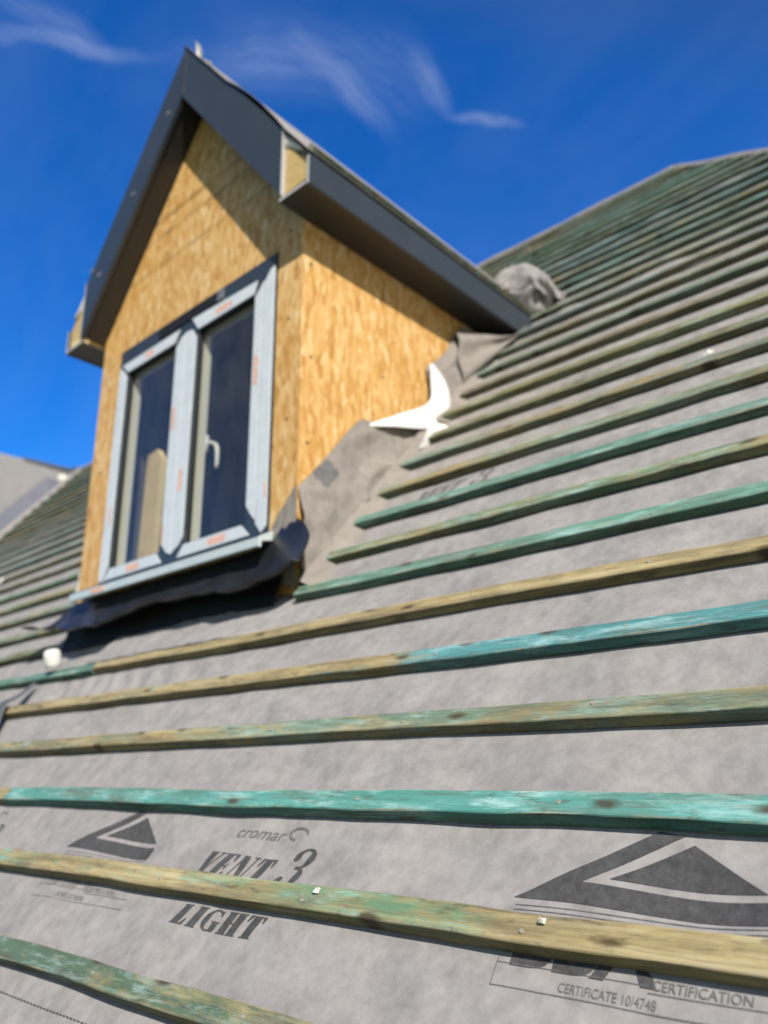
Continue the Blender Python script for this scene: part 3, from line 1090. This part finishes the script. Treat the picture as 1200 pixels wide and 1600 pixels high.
# jambs
tape([(-1.732, 0.900), (-1.700, 0.885), (-1.660, 0.950), (-1.660, 1.890), (-1.690, 1.930), (-1.732, 1.962)], [(-1.690, 1.15, 0.018, 0.085)])
tape([(-0.697, 1.010), (-0.668, 0.972), (-0.644, 0.945), (-0.644, 1.952), (-0.697, 1.900)], [(-0.686, 1.50, 0.026, 0.13)])
tape([(-0.640, 0.930), (-0.606, 0.888), (-0.578, 0.910), (-0.578, 2.000), (-0.606, 1.985), (-0.640, 1.945)], [(-0.594, 1.02, 0.010, 0.06)])
# mullion, two narrow strips
tape([(-1.248, 0.975), (-1.205, 0.930), (-1.172, 0.918), (-1.172, 1.935), (-1.210, 1.925), (-1.248, 1.885)], [(-1.238, 1.48, 0.026, 0.11), (-1.246, 0.97, 0.012, 0.09)])
tape([(-1.168, 0.920), (-1.120, 0.945), (-1.094, 0.975), (-1.094, 1.880), (-1.130, 1.930), (-1.168, 1.938)], [(-1.150, 1.18, 0.026, 0.10)])
# head
tape([(-1.712, 1.968), (-1.655, 1.914), (-1.262, 1.914), (-1.224, 1.972)], [(-1.50, 1.93, 0.06, 0.03)])
tape([(-1.138, 1.986), (-1.085, 1.914), (-0.706, 1.914), (-0.684, 1.972)], [(-0.96, 1.93, 0.11, 0.03)])
# bottom rail
tape([(-1.690, 0.8925), (-1.645, 0.942), (-1.278, 0.942), (-1.232, 0.8925)], [(-1.50, 0.903, 0.10, 0.03)])
tape([(-1.130, 0.8925), (-1.085, 0.942), (-0.722, 0.942), (-0.668, 0.8925)], [(-0.92, 0.903, 0.11, 0.03)])
mb = MB()
mb.box((-1.400, YW - 0.006, 1.988), (-0.955, YW + 0.001, 2.044))
mb.build("trickle_vent", M['black'], win, bevel=0.002)
mb = MB()
mb.box((-0.955, YW - 0.008, 1.99), (-0.915, YW - 0.0005, 2.040))
mb.build("vent_clip", M['lead'], win, bevel=0.002)
# casement handle on the room side of the opening light
mb = MB()
mb.box((-1.108, 0.646, 1.365), (-1.088, 0.658, 1.440))
mb.tube([(-1.098, 0.658, 1.415), (-1.098, 0.684, 1.416), (-1.090, 0.694, 1.412), (-1.080, 0.696, 1.395), (-1.075, 0.696, 1.36), (-1.075, 0.696, 1.315), (-1.079, 0.696, 1.298)],
        [0.009, 0.009, 0.0095, 0.010, 0.009, 0.0085, 0.006], 10)
mb.build("window_handle", M['pipe'], win, smooth=True)
# sill: sloping nose with a drip, film still on
mb = MB()
prof = [(0.5800, 0.884), (0.5700, 0.884), (0.506, 0.852), (0.500, 0.846), (0.500, 0.815), (0.506, 0.811), (0.514, 0.815), (0.516, 0.835), (0.5800, 0.850)]
mb.prism([(-1.850, y, z) for y, z in prof], (1.315, 0, 0))
for f in mb.bm.faces:
    f.normal_update()
    if f.normal.z < -0.3:
        f.material_index = 1
s_ = mb.build("window_sill", [M['sill'], M['frame']], win)
mb = MB()
mb.box((-1.66, 0.4985, 0.822), (-1.55, 0.4998, 0.838))
mb.build("sill_print", M['orange'], win)

# plank standing in the room behind the left pane
mb = MB()
mb.prism([(-1.778, 0.765, 0.60), (-1.640, 0.765, 0.60), (-1.640, 0.780, 1.530), (-1.690, 0.780, 1.592), (-1.774, 0.780, 1.578)], (0, 0.030, 0))
o = mb.build("plank", M['plank'], loc=(-1.70, 0.78, 0.60), bevel=0.002)
tag(o, "pale sawn timber plank standing behind the left window pane", "plank")

# ------------------------------------------------------------------ black flashing apron below the sill
lipp = [(-2.12, 0.45, 0.700), (-1.98, 0.455, 0.694), (-1.80, 0.458, 0.672), (-1.66, 0.445, 0.648), (-1.50, 0.452, 0.641), (-1.38, 0.460, 0.652), (-1.26, 0.465, 0.662),
        (-1.12, 0.455, 0.674), (-1.00, 0.460, 0.672), (-0.86, 0.452, 0.660), (-0.73, 0.458, 0.660), (-0.62, 0.440, 0.640), (-0.52, 0.450, 0.640), (-0.42, 0.458, 0.652),
        (-0.345, 0.466, 0.672), (-0.300, 0.490, 0.730), (-0.298, 0.520, 0.800), (-0.340, 0.540, 0.855)]
topp = [(-1.95, 0.56, 0.815)] + [(lerp(-1.9, -0.66, k / 12), 0.5755, 0.828) for k in range(13)] + [(-0.60, 0.572, 0.845), (-0.53, 0.570, 0.885), (-0.46, 0.568, 0.905), (-0.420, 0.572, 0.905)]
mb = MB()
rows = []
for i in range(14):
    u = i / 13
    row = []
    for k in range(121):
        t = k / 120
        a, b = curve(topp, t), curve(lipp, t)
        p = lerp(a, b, u)
        p.z -= 0.030 * math.sin(u * math.pi) * (0.4 + 0.6 * u) * (1 if t < 0.8 else max(0, 1 - (t - 0.8) / 0.12))
        p.y += 0.010 * math.sin(u * math.pi)
        calm = 1 if t < 0.80 else max(0, 1 - (t - 0.80) / 0.08)
        p += (Vector((0, -1, 0.5)) * nz(p, 9, 0.012, 5) * u + Vector((0, 0, 1)) * nz(p, 22, 0.004, 8) * u + Vector((0, -0.6, 0.8)) * (0.010 * u * (1 - 2.2 * abs(mn.noise(Vector((p.x * 7.5 + p.y * 5, 1.7, 4.2))))))) * calm
        if u > 0.8 and t < 0.86:
            e = (u - 0.8) / 0.2
            p += Vector((0, -0.026, 0.014)) * e * e
        row.append(p)
    rows.append(row)
mb.grid(rows)
apron = mb.build("flashing_sheet", M['dpc'], loc=(XC, 0.5, 0.7), smooth=True, thick=0.0015)
tag(apron, "black flexible flashing sheet drooping below the window sill of the dormer", "flashing")
mb = MB()
rows = []
for i in range(8):
    u = i / 7
    rows.append([Vector((lerp(XL - 0.01, XR - 0.045, k / 40), YF - 0.006 - 0.05 * u ** 2 + nz((k * .2, u, 0), 1.5, 0.01), lerp(0.83, 0.600, u))) for k in range(41)])
mb.grid(rows)
mb.build("shade_skirt", M['black'], apron, smooth=True)  # added black sheet standing in for the shade on the wall under the flashing

# ------------------------------------------------------------------ underlay lapped up the dormer walls


def wall_sheet(name, label, ys, tops, foot_x, mat=M['underlay_tan'], nu=110, nv=40, seed=0.0, group=None, mark=False):
    mb = MB()
    rows = []
    for k in range(nu + 1):
        t = k / nu
        y = lerp(ys[0], ys[1], t)
        zt_ = curve([(a, b, 0) for a, b in tops], t)
        yt, ztop = zt_.x, zt_.y
        row = []
        for i in range(nv + 1):
            u = i / nv
            if u < 0.72:
                v = u / 0.72
                p = Vector((XR + 0.008, lerp(yt, y, v), lerp(ztop, y * TT + 0.035, v)))
                hh = p.z - p.y * TT
                p.x += 0.012 * v + 0.030 * v ** 4 + abs(nz(p, 5, 0.020, seed)) * math.sin(v * math.pi * .9 + .2) + nz((p.y * 2, p.z, 0), 12, 0.004, seed)
                p.x += 0.020 * (1 - min(1, 3.0 * abs(mn.noise(Vector((p.y * 4.6 + hh * 3.5 + seed, hh * 2.2 - p.y, seed)))))) * min(1, v * 3)
            else:
                v = (u - 0.72) / 0.28
                s = y / CT
                p = roofp(lerp(XR + 0.050, foot_x, v), s, 0.045 * (1 - v) ** 2 + 0.0015 - 0.016 * v ** 3)
                p += Vector((0, 0, 1)) * abs(nz(p, 8, 0.006, seed)) * (1 - v)
            row.append(p)
        rows.append(row)
    mb.grid(rows)
    if mark:                                   # dark printed square near the lapped edge
        for f in mb.bm.faces:
            c = f.calc_center_median()
            u_, v_ = (c.y - 0.700), (c.z - 1.100)
            if c.x < XR + 0.06 and abs(u_ * 0.70 + v_ * 0.71) < 0.052 and abs(u_ * 0.71 - v_ * 0.70) < 0.036:
                f.material_index = 1
    o = mb.build(name, [mat, M['ink_faint']], loc=(XR, ys[0], ys[0] * TT), smooth=True)
    tag(o, label, "membrane", group)
    return o


lower = wall_sheet("upstand_membrane", "taupe membrane upstand lapped up the front lower corner of the dormer side wall", (0.574, 1.29),
                   [(0.574, 1.020), (0.66, 1.115), (0.747, 1.218), (0.83, 1.318), (0.892, 1.380), (0.95, 1.392), (1.05, 1.428), (1.15, 1.478), (1.26, 1.56)], -0.31, seed=1.0, mark=True)
# its return round the front corner
mb = MB()
rows = []
for k in range(13):
    u = k / 12
    z0, z1 = lerp(0.660, 0.70, u), lerp(1.030, 0.895, u)
    rows.append([Vector((lerp(XR + 0.014, -0.545, u), YF - 0.008 - abs(nz((u, v / 10, 0), 4, 0.012)) - 0.004, lerp(z0, z1, v / 12))) for v in range(13)])
mb.grid(rows)
mb.build("corner_return", M['underlay_tan'], lower, smooth=True)
upper = wall_sheet("upstand_membrane", "taupe membrane upstand lapped on the dormer side wall beneath the eaves end", (1.31, 1.80),
                   [(1.306, 1.775), (1.438, 1.891), (1.53, 2.02), (1.613, 2.112), (1.78, 2.118)], -0.30, seed=7.0)
# the corner turned over, white side out
mb = MB()
inner = [(-0.414, 0.938, 1.378), (-0.410, 1.105, 1.474), (-0.392, 1.280, 1.582), (-0.384, 1.292, 1.688), (-0.392, 1.300, 1.778)]
outer = [(-0.412, 0.930, 1.362), (-0.385, 1.04, 1.388), (-0.372, 1.150, 1.412), (-0.356, 1.255, 1.442), (-0.346, 1.335, 1.482), (-0.346, 1.365, 1.550), (-0.350, 1.378, 1.630), (-0.362, 1.358, 1.712), (-0.386, 1.315, 1.782)]
rows = []
for i in range(9):
    u = i / 8
    rows.append([lerp(curve(inner, k / 28), curve(outer, k / 28), u) + Vector((0.006 * math.sin(u * math.pi) * math.sin(k / 28 * math.pi) + 0.006 * u * math.sin(k / 28 * 9.0) * math.sin(k / 28 * math.pi), 0, 0)) for k in range(29)])
mb.grid(rows)
ca = [(-0.360, 1.236, 1.458), (-0.352, 1.29, 1.474), (-0.345, 1.335, 1.492)]
cb = [(-0.318, 1.172, 1.392), (-0.308, 1.24, 1.415), (-0.306, 1.305, 1.444)]
cc = [(-0.335, 1.135, 1.306), (-0.326, 1.185, 1.330), (-0.322, 1.260, 1.385)]
rows = []
for i in range(11):
    u = i / 10
    rows.append([curve([curve(ca, k / 8), curve(cb, k / 8), curve(cc, k / 8)], u) for k in range(9)])
mb.grid(rows)
flap = mb.build("folded_flap", M['white_back'], loc=(-0.40, 1.2, 1.45), smooth=True)
tag(flap, "white folded membrane corner curling off the strand board side wall", "membrane")
# bunched end pushed under the eaves
mb = MB()
rows = []
for i in range(13):
    u = i / 12
    row = []
    for k in range(31):
        t = k / 30
        y = lerp(1.50, 1.93, t)
        x = lerp(XR + 0.03, -0.29, t ** 0.8) + 0.02 * math.sin(u * 9)
        z0, z1 = y * TT + 0.02, min(lerp(2.03, 2.128, t), 2.128)
        p = Vector((x + 0.035 * math.sin(u * math.pi), y, lerp(z0, max(z0 + .01, z1), u)))
        p += Vector((0.9, -0.3, 0)) * nz(p, 9, 0.022, 4)
        row.append(p)
    rows.append(row)
mb.grid(rows)
b_ = mb.build("bunched_end", M['underlay_tan'], upper, smooth=True, thick=0.0015)
# crumpled piece beyond the eaves
top_e = [(-0.420, 1.900, 2.500), (-0.385, 1.915, 2.560), (-0.330, 1.950, 2.590), (-0.262, 2.006, 2.598), (-0.214, 2.072, 2.548), (-0.180, 2.133, 2.478), (-0.125, 2.200, 2.435)]
bot_e = [(-0.425, 1.930, 2.420), (-0.392, 1.975, 2.390), (-0.353, 2.046, 2.326), (-0.300, 2.085, 2.340), (-0.250, 2.125, 2.352), (-0.205, 2.158, 2.366), (-0.120, 2.205, 2.420)]
nrm = Vector((0.633, -0.708, -0.314))


def tri(v):
    return 2 * abs(v - math.floor(v + 0.5))


mb = MB()
for lay_, (u0, u1, dpt, ph, cnt) in enumerate(((0.0, 1.0, 0.0, 0.2, 4.2), (0.0, 0.55, 0.022, 0.55, 3.3))):
    rows = []
    for i in range(25):
        u = lerp(u0, u1, i / 24)
        row = []
        for k in range(91):
            t = k / 90
            p = lerp(curve(top_e, t), curve(bot_e, t), u)
            wv_ = cnt * t + ph + 0.45 * math.sin(2.6 * u + lay_) + 0.5 * mn.noise(Vector((t * 2.3, u * 1.6, lay_ * 4.0)))
            f_ = tri(wv_) * 0.055 + tri(2.3 * wv_ + u * 1.4) * 0.016 + 0.018 * mn.noise(Vector((t * 6, u * 5, 7.0 + lay_)))
            bow = math.sin(math.pi * min(1, max(0, u))) ** 0.6 * math.sin(math.pi * t) ** 0.5
            p += nrm * ((f_ * 1.05 - 0.005) * bow ** 0.7 + dpt * math.sin(math.pi * t) ** 0.5 * (0.5 + 0.5 * u / u1))
            p.z += 0.014 * mn.noise(Vector((t * 5, u * 3, 2.0 + lay_)))
            row.append(p)
        rows.append(row)
    mb.grid(rows)
    if lay_ == 0:
        # the underside tucked back onto the roof
        mb.grid([[lerp(curve(top_e, k / 90), curve(bot_e, k / 90), w_) - nrm * 0.10 * math.sin(math.pi * w_) for k in range(91)] for w_ in (0, .3, .6, 1)])
bmesh.ops.remove_doubles(mb.bm, verts=mb.bm.verts[:], dist=0.0006)
o = mb.build("crumpled_membrane", M['underlay'], loc=(-0.28, 2.08, 2.34), smooth=True)
tag(o, "crumpled grey membrane bundled on the roof beyond the eaves end", "membrane")
# ruffle of fabric turned over the batten in front of the dormer
mb = MB()
rows = []
for k in range(90):
    t = k / 89
    x = lerp(-1.62, -0.20, t)
    fade = min(1, t * 8, (1 - t) * 3.5)
    row = []
    for (s, n) in ((0.86, 0.006), (0.81, 0.008), (0.76, 0.012), (0.71, 0.018), (0.675, 0.022), (0.648, 0.0235), (0.636, 0.0240)):
        row.append(roofp(x, s + nz((x, s, 0), 12, 0.008, 6), (n + 0.003) * fade - 0.022 * (1 - fade) + abs(nz((x * 1.5, s, 0), 18, 0.006, 2)) * fade))
    rows.append(row)
mb.grid(rows)
o = mb.build("turned_membrane", M['underlay'], loc=(-0.8, 0.45, 0.52), smooth=True, thick=0.001)
tag(o, "ruffled grey membrane edge tucked behind the batten just below the dormer front", "membrane")

# ------------------------------------------------------------------ battens
W_, H_ = 0.044, 0.0225
ROTX = Matrix.Rotation(PITCH, 4, 'X')
random.seed(7)


def batten(x0, x1, s, colr, dye, label, group, seg=None, wob=1.0, nails=False, n0=0.0, tilt=0.0, grad=None):
    """one length of batten along the roof; s is its lower edge"""
    L = x1 - x0
    seg = seg or max(6, int(L / 0.07))
    c = roofp((x0 + x1) / 2, s + W_ / 2, n0)
    mw = Matrix.Translation(c) @ ROTX
    bm = bmesh.new()
    sd = random.uniform(0, 90)
    b = 0.0030
    prof = [(-W_ / 2, 0), (-W_ / 2, H_ - b), (-W_ / 2 + b * .35, H_ - b * .35), (-W_ / 2 + b, H_), (W_ / 2 - b, H_), (W_ / 2 - b * .35, H_ - b * .35), (W_ / 2, H_ - b), (W_ / 2, 0)]
    rows = []
    lay3 = bm.verts.layers.float.new('dye_shift')
    for k in range(seg + 1):
        x = -L / 2 + L * k / seg
        gx = x + (x0 + x1) / 2
        dy = (mn.noise(Vector((gx * 1.1, sd, 0))) * 0.0065 + mn.noise(Vector((gx * 4.0, sd, 5))) * 0.0026) * wob + tilt * x
        dz = (mn.noise(Vector((gx * 1.5, sd, 9))) * 0.0030 + 0.0012) * wob
        sw = 1 + mn.noise(Vector((gx * 3.0, sd, 14))) * 0.05
        row = []
        for i, (u, v) in enumerate(prof):
            j = mn.noise(Vector((gx * 9.0, sd + i * 3.1, 2.0))) * 0.0011
            vv = bm.verts.new((x, u * sw + dy + j, v + dz + (j if v > 0.01 else -0.004)))
            sh = 0.16 * mn.noise(Vector((gx * 1.3, sd, 31.0)))
            if grad:
                e = min(1, max(0, (gx - grad[0]) / grad[1]))
                sh = sh * 0.4 + grad[2] + (grad[3] - grad[2]) * e * e * (3 - 2 * e)
            vv[lay3] = sh
            row.append(vv)
        rows.append(row)
    m = len(prof)
    lay = bm.faces.layers.float.new('worn_edge')
    lay2 = bm.faces.layers.float.new('shade_side')
    for k in range(seg):
        for i in range(m):
            f = bm.faces.new((rows[k][i], rows[k][(i + 1) % m], rows[k + 1][(i + 1) % m], rows[k + 1][i]))
            f[lay] = 1.0 if i in (1, 2, 4, 5) else 0.0
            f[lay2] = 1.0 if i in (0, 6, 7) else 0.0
    bm.faces.new(rows[0][::-1])
    bm.faces.new(rows[-1])
    bmesh.ops.recalc_face_normals(bm, faces=bm.faces[:])
    me = bpy.data.meshes.new("batten")
    bm.to_mesh(me)
    bm.free()
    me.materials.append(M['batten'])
    o = bpy.data.objects.new("batten", me)
    COL.objects.link(o)
    o.matrix_world = mw
    o.color = (*colr, dye)
    tag(o, label, "batten", group)
    if nails:
        xx = math.ceil((x0 + 0.08) / 0.42) * 0.42
        while xx < x1 - 0.05:
            if -1.9 < xx < 1.7:
                nb = NAIL.copy()
                COL.objects.link(nb)
                nb.parent = o
                nb.location = (xx - (x0 + x1) / 2 + random.uniform(-.02, .02), random.uniform(-.010, .008), H_ + 0.0022)
                nb.rotation_euler = (random.uniform(-.15, .15), random.uniform(-.15, .15), 0)
            xx += 0.42
    return o


nm_ = bmesh.new()
bmesh.ops.create_cone(nm_, cap_ends=True, segments=14, radius1=0.0036, radius2=0.0031, depth=0.0016)
nail_me = bpy.data.meshes.new("nail")
nm_.to_mesh(nail_me)
nm_.free()
nail_me.materials.append(M['steel'])
NAIL = bpy.data.objects.new("nail", nail_me)     # pattern that is copied onto the battens

TEAL, BLUE = (0.085, 0.405, 0.385), (0.075, 0.36, 0.42)
GREEN, DGREEN = (0.15, 0.30, 0.19), (0.075, 0.17, 0.125)
PALE, OLIVE, KHAKI = (0.25, 0.38, 0.29), (0.17, 0.20, 0.10), (0.30, 0.30, 0.13)
GREYT = (0.24, 0.23, 0.17)
GL = "battens across the roof below the dormer"
GR = "battens on the roof right of the dormer"
GW = "battens on the roof left of the dormer"
GU = "battens above the dormer up to the ridge"

# courses below and level with the dormer foot: (course, x0, x1, colour, dye, label)
LOW = [
    (-3, -0.9, 3.6, OLIVE, .45, "olive batten lowest on the roof, the second below the word LIGHT"),
    (-2, -1.6, 3.1, DGREEN, .56, "dark green stained batten at the bottom of the photo, below the word LIGHT"),
    (-1, -2.6, 2.2, (0.15, 0.36, 0.22), .43, "yellowish tan batten crossing between the printed words VENT and LIGHT"),
    (0, -1.07, 3.3, TEAL, .74, "bright turquoise batten lying just above the printed word VENT"),
    (0, -4.6, -1.074, (0.3, 0.28, 0.2), .2, "tan batten end butting the left end of the bright turquoise batten"),
    (1, -2.9, 1.9, (0.17, 0.29, 0.23), .47, "olive and tan batten, first above the bright turquoise one"),
    (2, -1.86, 3.0, BLUE, .60, "batten fading from weathered grey brown to blue, second above the bright turquoise one"),
    (3, -1.36, 2.6, (0.33, 0.30, 0.17), .30, "grey brown and tan batten along the ruffled membrane below the dormer front"),
    (3, -5.2, -1.364, (0.07, 0.27, 0.23), .75, "teal batten under the white plastic cap at the left of the dormer foot"),
]
GRADS = {2: (0.10, 0.50, -0.24, 0.13), -2: (-0.6, 1.2, 0.08, -0.06)}
for k, x0, x1, c, dy_, lab in LOW:
    batten(x0, x1, k * GA, c, dy_, lab, GL, seg=int((x1 - x0) / 0.04), nails=True, wob=1.25, grad=GRADS.get(k))

ENDS = {4: -.37, 5: -.39, 6: -.35, 7: -.378, 8: -.372, 9: -.352, 10: -.345, 11: -.338, 12: -.337, 13: -.335, 14: -.32, 15: -.27, 16: -.12}
ORD = ["first", "second", "third", "fourth", "fifth", "sixth", "seventh", "eighth", "ninth", "tenth", "eleventh", "twelfth", "thirteenth",
       "fourteenth", "fifteenth", "sixteenth", "seventeenth", "eighteenth", "nineteenth", "twentieth", "twenty-first", "twenty-second", "twenty-third", "twenty-fourth", "twenty-fifth"]
RC = {4: ((0.12, 0.35, 0.29), .58, "teal"), 5: ((0.14, 0.28, 0.19), .54, "green"), 6: ((0.12, 0.32, 0.28), .60, "teal"), 7: ((0.18, 0.29, 0.22), .56, "pale green"),
      8: ((0.12, 0.23, 0.24), .46, "bluish and tan"), 9: ((0.20, 0.22, 0.13), .58, "khaki"), 10: ((0.24, 0.26, 0.12), .60, "yellow green"), 11: ((0.22, 0.19, 0.14), .60, "grey tan"),
      12: ((0.13, 0.22, 0.17), .62, "green"), 13: ((0.19, 0.19, 0.14), .60, "grey brown"), 14: ((0.12, 0.20, 0.23), .62, "bluish green"), 15: ((0.17, 0.23, 0.18), .62, "pale green"), 16: ((0.15, 0.23, 0.18), .64, "green")}
for k in range(4, 17):
    s = k * GA
    c, dy_, word = RC[k]
    lab = ("%s batten ending against the dormer side, the %s one up from the flashing" % (word, ORD[k - 4])) if k < 15 else \
          ("%s batten ending beside the fascia end, %s" % (word, "just below the crumpled membrane" if k == 15 else "touching the crumpled membrane"))
    batten(ENDS[k], hip_x(s) - 0.06, s, c, dy_, lab, GR, seg=int(3.2 / (0.045 if k < 9 else 0.07)), nails=k < 9, wob=1.25, tilt=random.uniform(-.003, .003))
TOPK = 27
for k in range(17, TOPK + 1):
    s = k * GA
    if s > RIDGE_S - 0.10:
        continue
    d = (ZA - s * ST) / MT
    x0 = XC + d + 0.16 if d > 0.1 else -1.05
    c = random.choice([PALE, GREEN, DGREEN, DGREEN, (0.10, 0.24, 0.22), OLIVE, (0.12, 0.28, 0.22), (0.10, 0.22, 0.24)])
    batten(x0, hip_x(s) - 0.06, s + random.uniform(-.012, .012), c, random.uniform(.52, .78), "thin weathered batten high on the right slope, the %s one below the ridge" % ORD[TOPK - k], GU, wob=1.6, tilt=random.uniform(-.005, .005))
for k in range(4, TOPK + 1):
    s = k * GA
    if s > RIDGE_S - 0.10:
        continue
    d = (ZA - s * ST) / MT
    if k == 4:
        x1 = -2.02
    elif s < 3.0:
        x1 = XL - 0.09 - random.uniform(0, .05)
    elif d > 0.1:
        x1 = XC - d - 0.16
    else:
        x1 = -1.06
    c = random.choice([DGREEN, GREEN, OLIVE, GREYT, (0.09, 0.20, 0.17), (0.14, 0.22, 0.17), (0.07, 0.2, 0.18)])
    batten(valley_x(s) + 0.16, x1, s, c, random.uniform(.50, .75), "dull batten on the roof left of the dormer, the %s one below the ridge" % ORD[TOPK - k], GW, wob=1.4, seg=90)
# lowest batten along the dormer eaves
for sg, lab in ((1, "thin dark batten along the top of the long right hand fascia of the dormer"),):
    d = XF - 0.028
    mb = MB()
    a = Vector((XC + sg * d, 0, ZA - MT * d + 0.007))
    ux = Vector((sg * 1, 0, -MT)).normalized() * 0.038
    un = Vector((sg * MT, 0, 1)).normalized() * 0.020
    rows = []
    for k in range(40):
        y = YO + 0.02 + (2.02 - YO) * k / 39
        w = Vector((0, y, nz((y, 0, 0), 4, 0.003)))
        rows.append([a + w, a + w + un, a + w + un + ux, a + w + ux])
    vs_ = mb.grid(rows, close=True)
    mb.bm.faces.new(vs_[0][::-1])
    mb.bm.faces.new(vs_[-1])
    o = mb.build("batten", M['batten'], loc=(XC + sg * d, 1.2, ZA - MT * d))
    o.color = (*DGREEN, 0.55)
    tag(o, lab, "batten")

# ------------------------------------------------------------------ odds and ends lying on the roof
# white plastic cap
mb = MB()
base = roofp(-1.700, 0.640, 0.040)
ax = Vector((0.10, -0.30, 0.95)).normalized()
rows = []
ux = ax.cross(Vector((1, 0, 0))).normalized()
uy = ax.cross(ux)
for (h, r) in ((-0.004, 0.030), (0.0, 0.037), (0.020, 0.039), (0.055, 0.040), (0.072, 0.037), (0.082, 0.028), (0.086, 0.012)):
    rows.append([base + ax * h * 0.86 + (ux * math.cos(a) + uy * math.sin(a)) * r * 0.86 for a in [2 * math.pi * k / 22 for k in range(22)]])
vs_ = mb.grid(rows, close=True)
mb.bm.faces.new(vs_[-1])
cap = mb.build("pipe_cap", M['pipe'], loc=base, smooth=True)
tag(cap, "short white plastic pipe cap standing on the teal batten at the dormer foot", "cap")
mb = MB()
mb.poly([base + ax * 0.004 + (ux * math.cos(a) + uy * math.sin(a)) * 0.030 for a in [2 * math.pi * k / 22 for k in range(22)]])
mb.build("bore", M['black'], cap)

# slate grey strip lying across the left end of the weathered batten
mb = MB()
rows = []
cl = [(-1.80, 0.575), (-1.805, 0.50), (-1.80, 0.42), (-1.76, 0.34), (-1.71, 0.26), (-1.66, 0.17)]
for k in range(31):
    t = k / 30
    c = curve([(a, b, 0) for a, b in cl], t)
    h = 0.016 + 0.030 * math.exp(-((c.y - 0.42) / 0.07) ** 2)
    w = 0.014 + 0.038 * math.sin(min(1, t * 2.2) * math.pi / 2)
    rows.append([roofp(c.x + j * w, c.y + j * 0.008, h + 0.006 * math.cos(j * 1.6) + nz((t * 4, j, 0), 2, 0.004)) for j in (-1, -.5, 0, .5, 1)])
mb.grid(rows)
o = mb.build("rubber_strip", M['rag'], loc=roofp(-1.82, 0.4, 0.02), smooth=True, thick=0.003)
tag(o, "dark slate grey strip trailing over the roof at the left edge below the dormer", "strip")


def lump(name, c, r, m, label, cat, seed=0, squash=(1, 1, 1)):
    mb = MB()
    c = Vector(c)
    rows = []
    for i in range(9):
        th_ = math.pi * i / 8
        row = []
        for k in range(14):
            a = 2 * math.pi * k / 14
            d = Vector((math.sin(th_) * math.cos(a) * squash[0], math.sin(th_) * math.sin(a) * squash[1], math.cos(th_) * squash[2]))
            row.append(c + d * r * (1 + 0.5 * mn.noise(d * 2.2 + Vector((seed, seed, 0)))))
        rows.append(row)
    mb.grid(rows, close=True)
    o = mb.build(name, m, loc=c, smooth=True)
    tag(o, label, cat)
    return o


lump("foam_block", (-2.00, 0.66, 0.91), 0.075, M['foam'], "cream foam block wedged behind the lower left corner of the dormer", "foam", 2.0, (0.8, .8, 1.3))
# bent white offcut at the left edge of the picture
mb = MB()
rows = []
for k in range(9):
    t = k / 8
    rows.append([roofp(-4.02 + 0.10 * t - .02, 1.52 + 0.16 * t + 0.02 * j, 0.06 + 0.06 * t + 0.012 * math.sin(3 * t) + 0.004 * j * j) for j in (-2, -1, 0, 1, 2)])
mb.grid(rows)
o = mb.build("membrane_offcut", M['white_back'], loc=roofp(-4.0, 1.58, 0.03), smooth=True, thick=0.004)
tag(o, "bent white offcut on the battens at the left edge of the photo", "offcut")
# small scraps on the front battens
def scrap(x, s, size, label, seed):
    mb = MB()
    rows = []
    rnd = random.Random(seed)
    for i in range(5):
        rows.append([roofp(x + (i - 2) * size * 0.24 + rnd.uniform(-1, 1) * size * .08, s + (j - 1.5) * size * 0.24 + rnd.uniform(-1, 1) * size * .08, 0.0262 + abs(rnd.gauss(0, 1)) * size * 0.22 * (1 - abs(i - 2) / 2.5)) for j in range(4)])
    mb.grid(rows)
    o = mb.build("plastic_scrap", M['clear'], loc=roofp(x, s, 0.025), thick=0.0006)
    tag(o, label, "scrap")
scrap(0.444, -0.167, 0.014, "small clear plastic scrap on the yellowish tan batten right of VENT", 1)
scrap(0.878, -0.170, 0.011, "tiny pale plastic scrap on the tan batten left of the knots", 2)
scrap(0.835, 1.64 + 0.02, 0.030, "white plastic scrap on a bluish batten high at the right", 3)
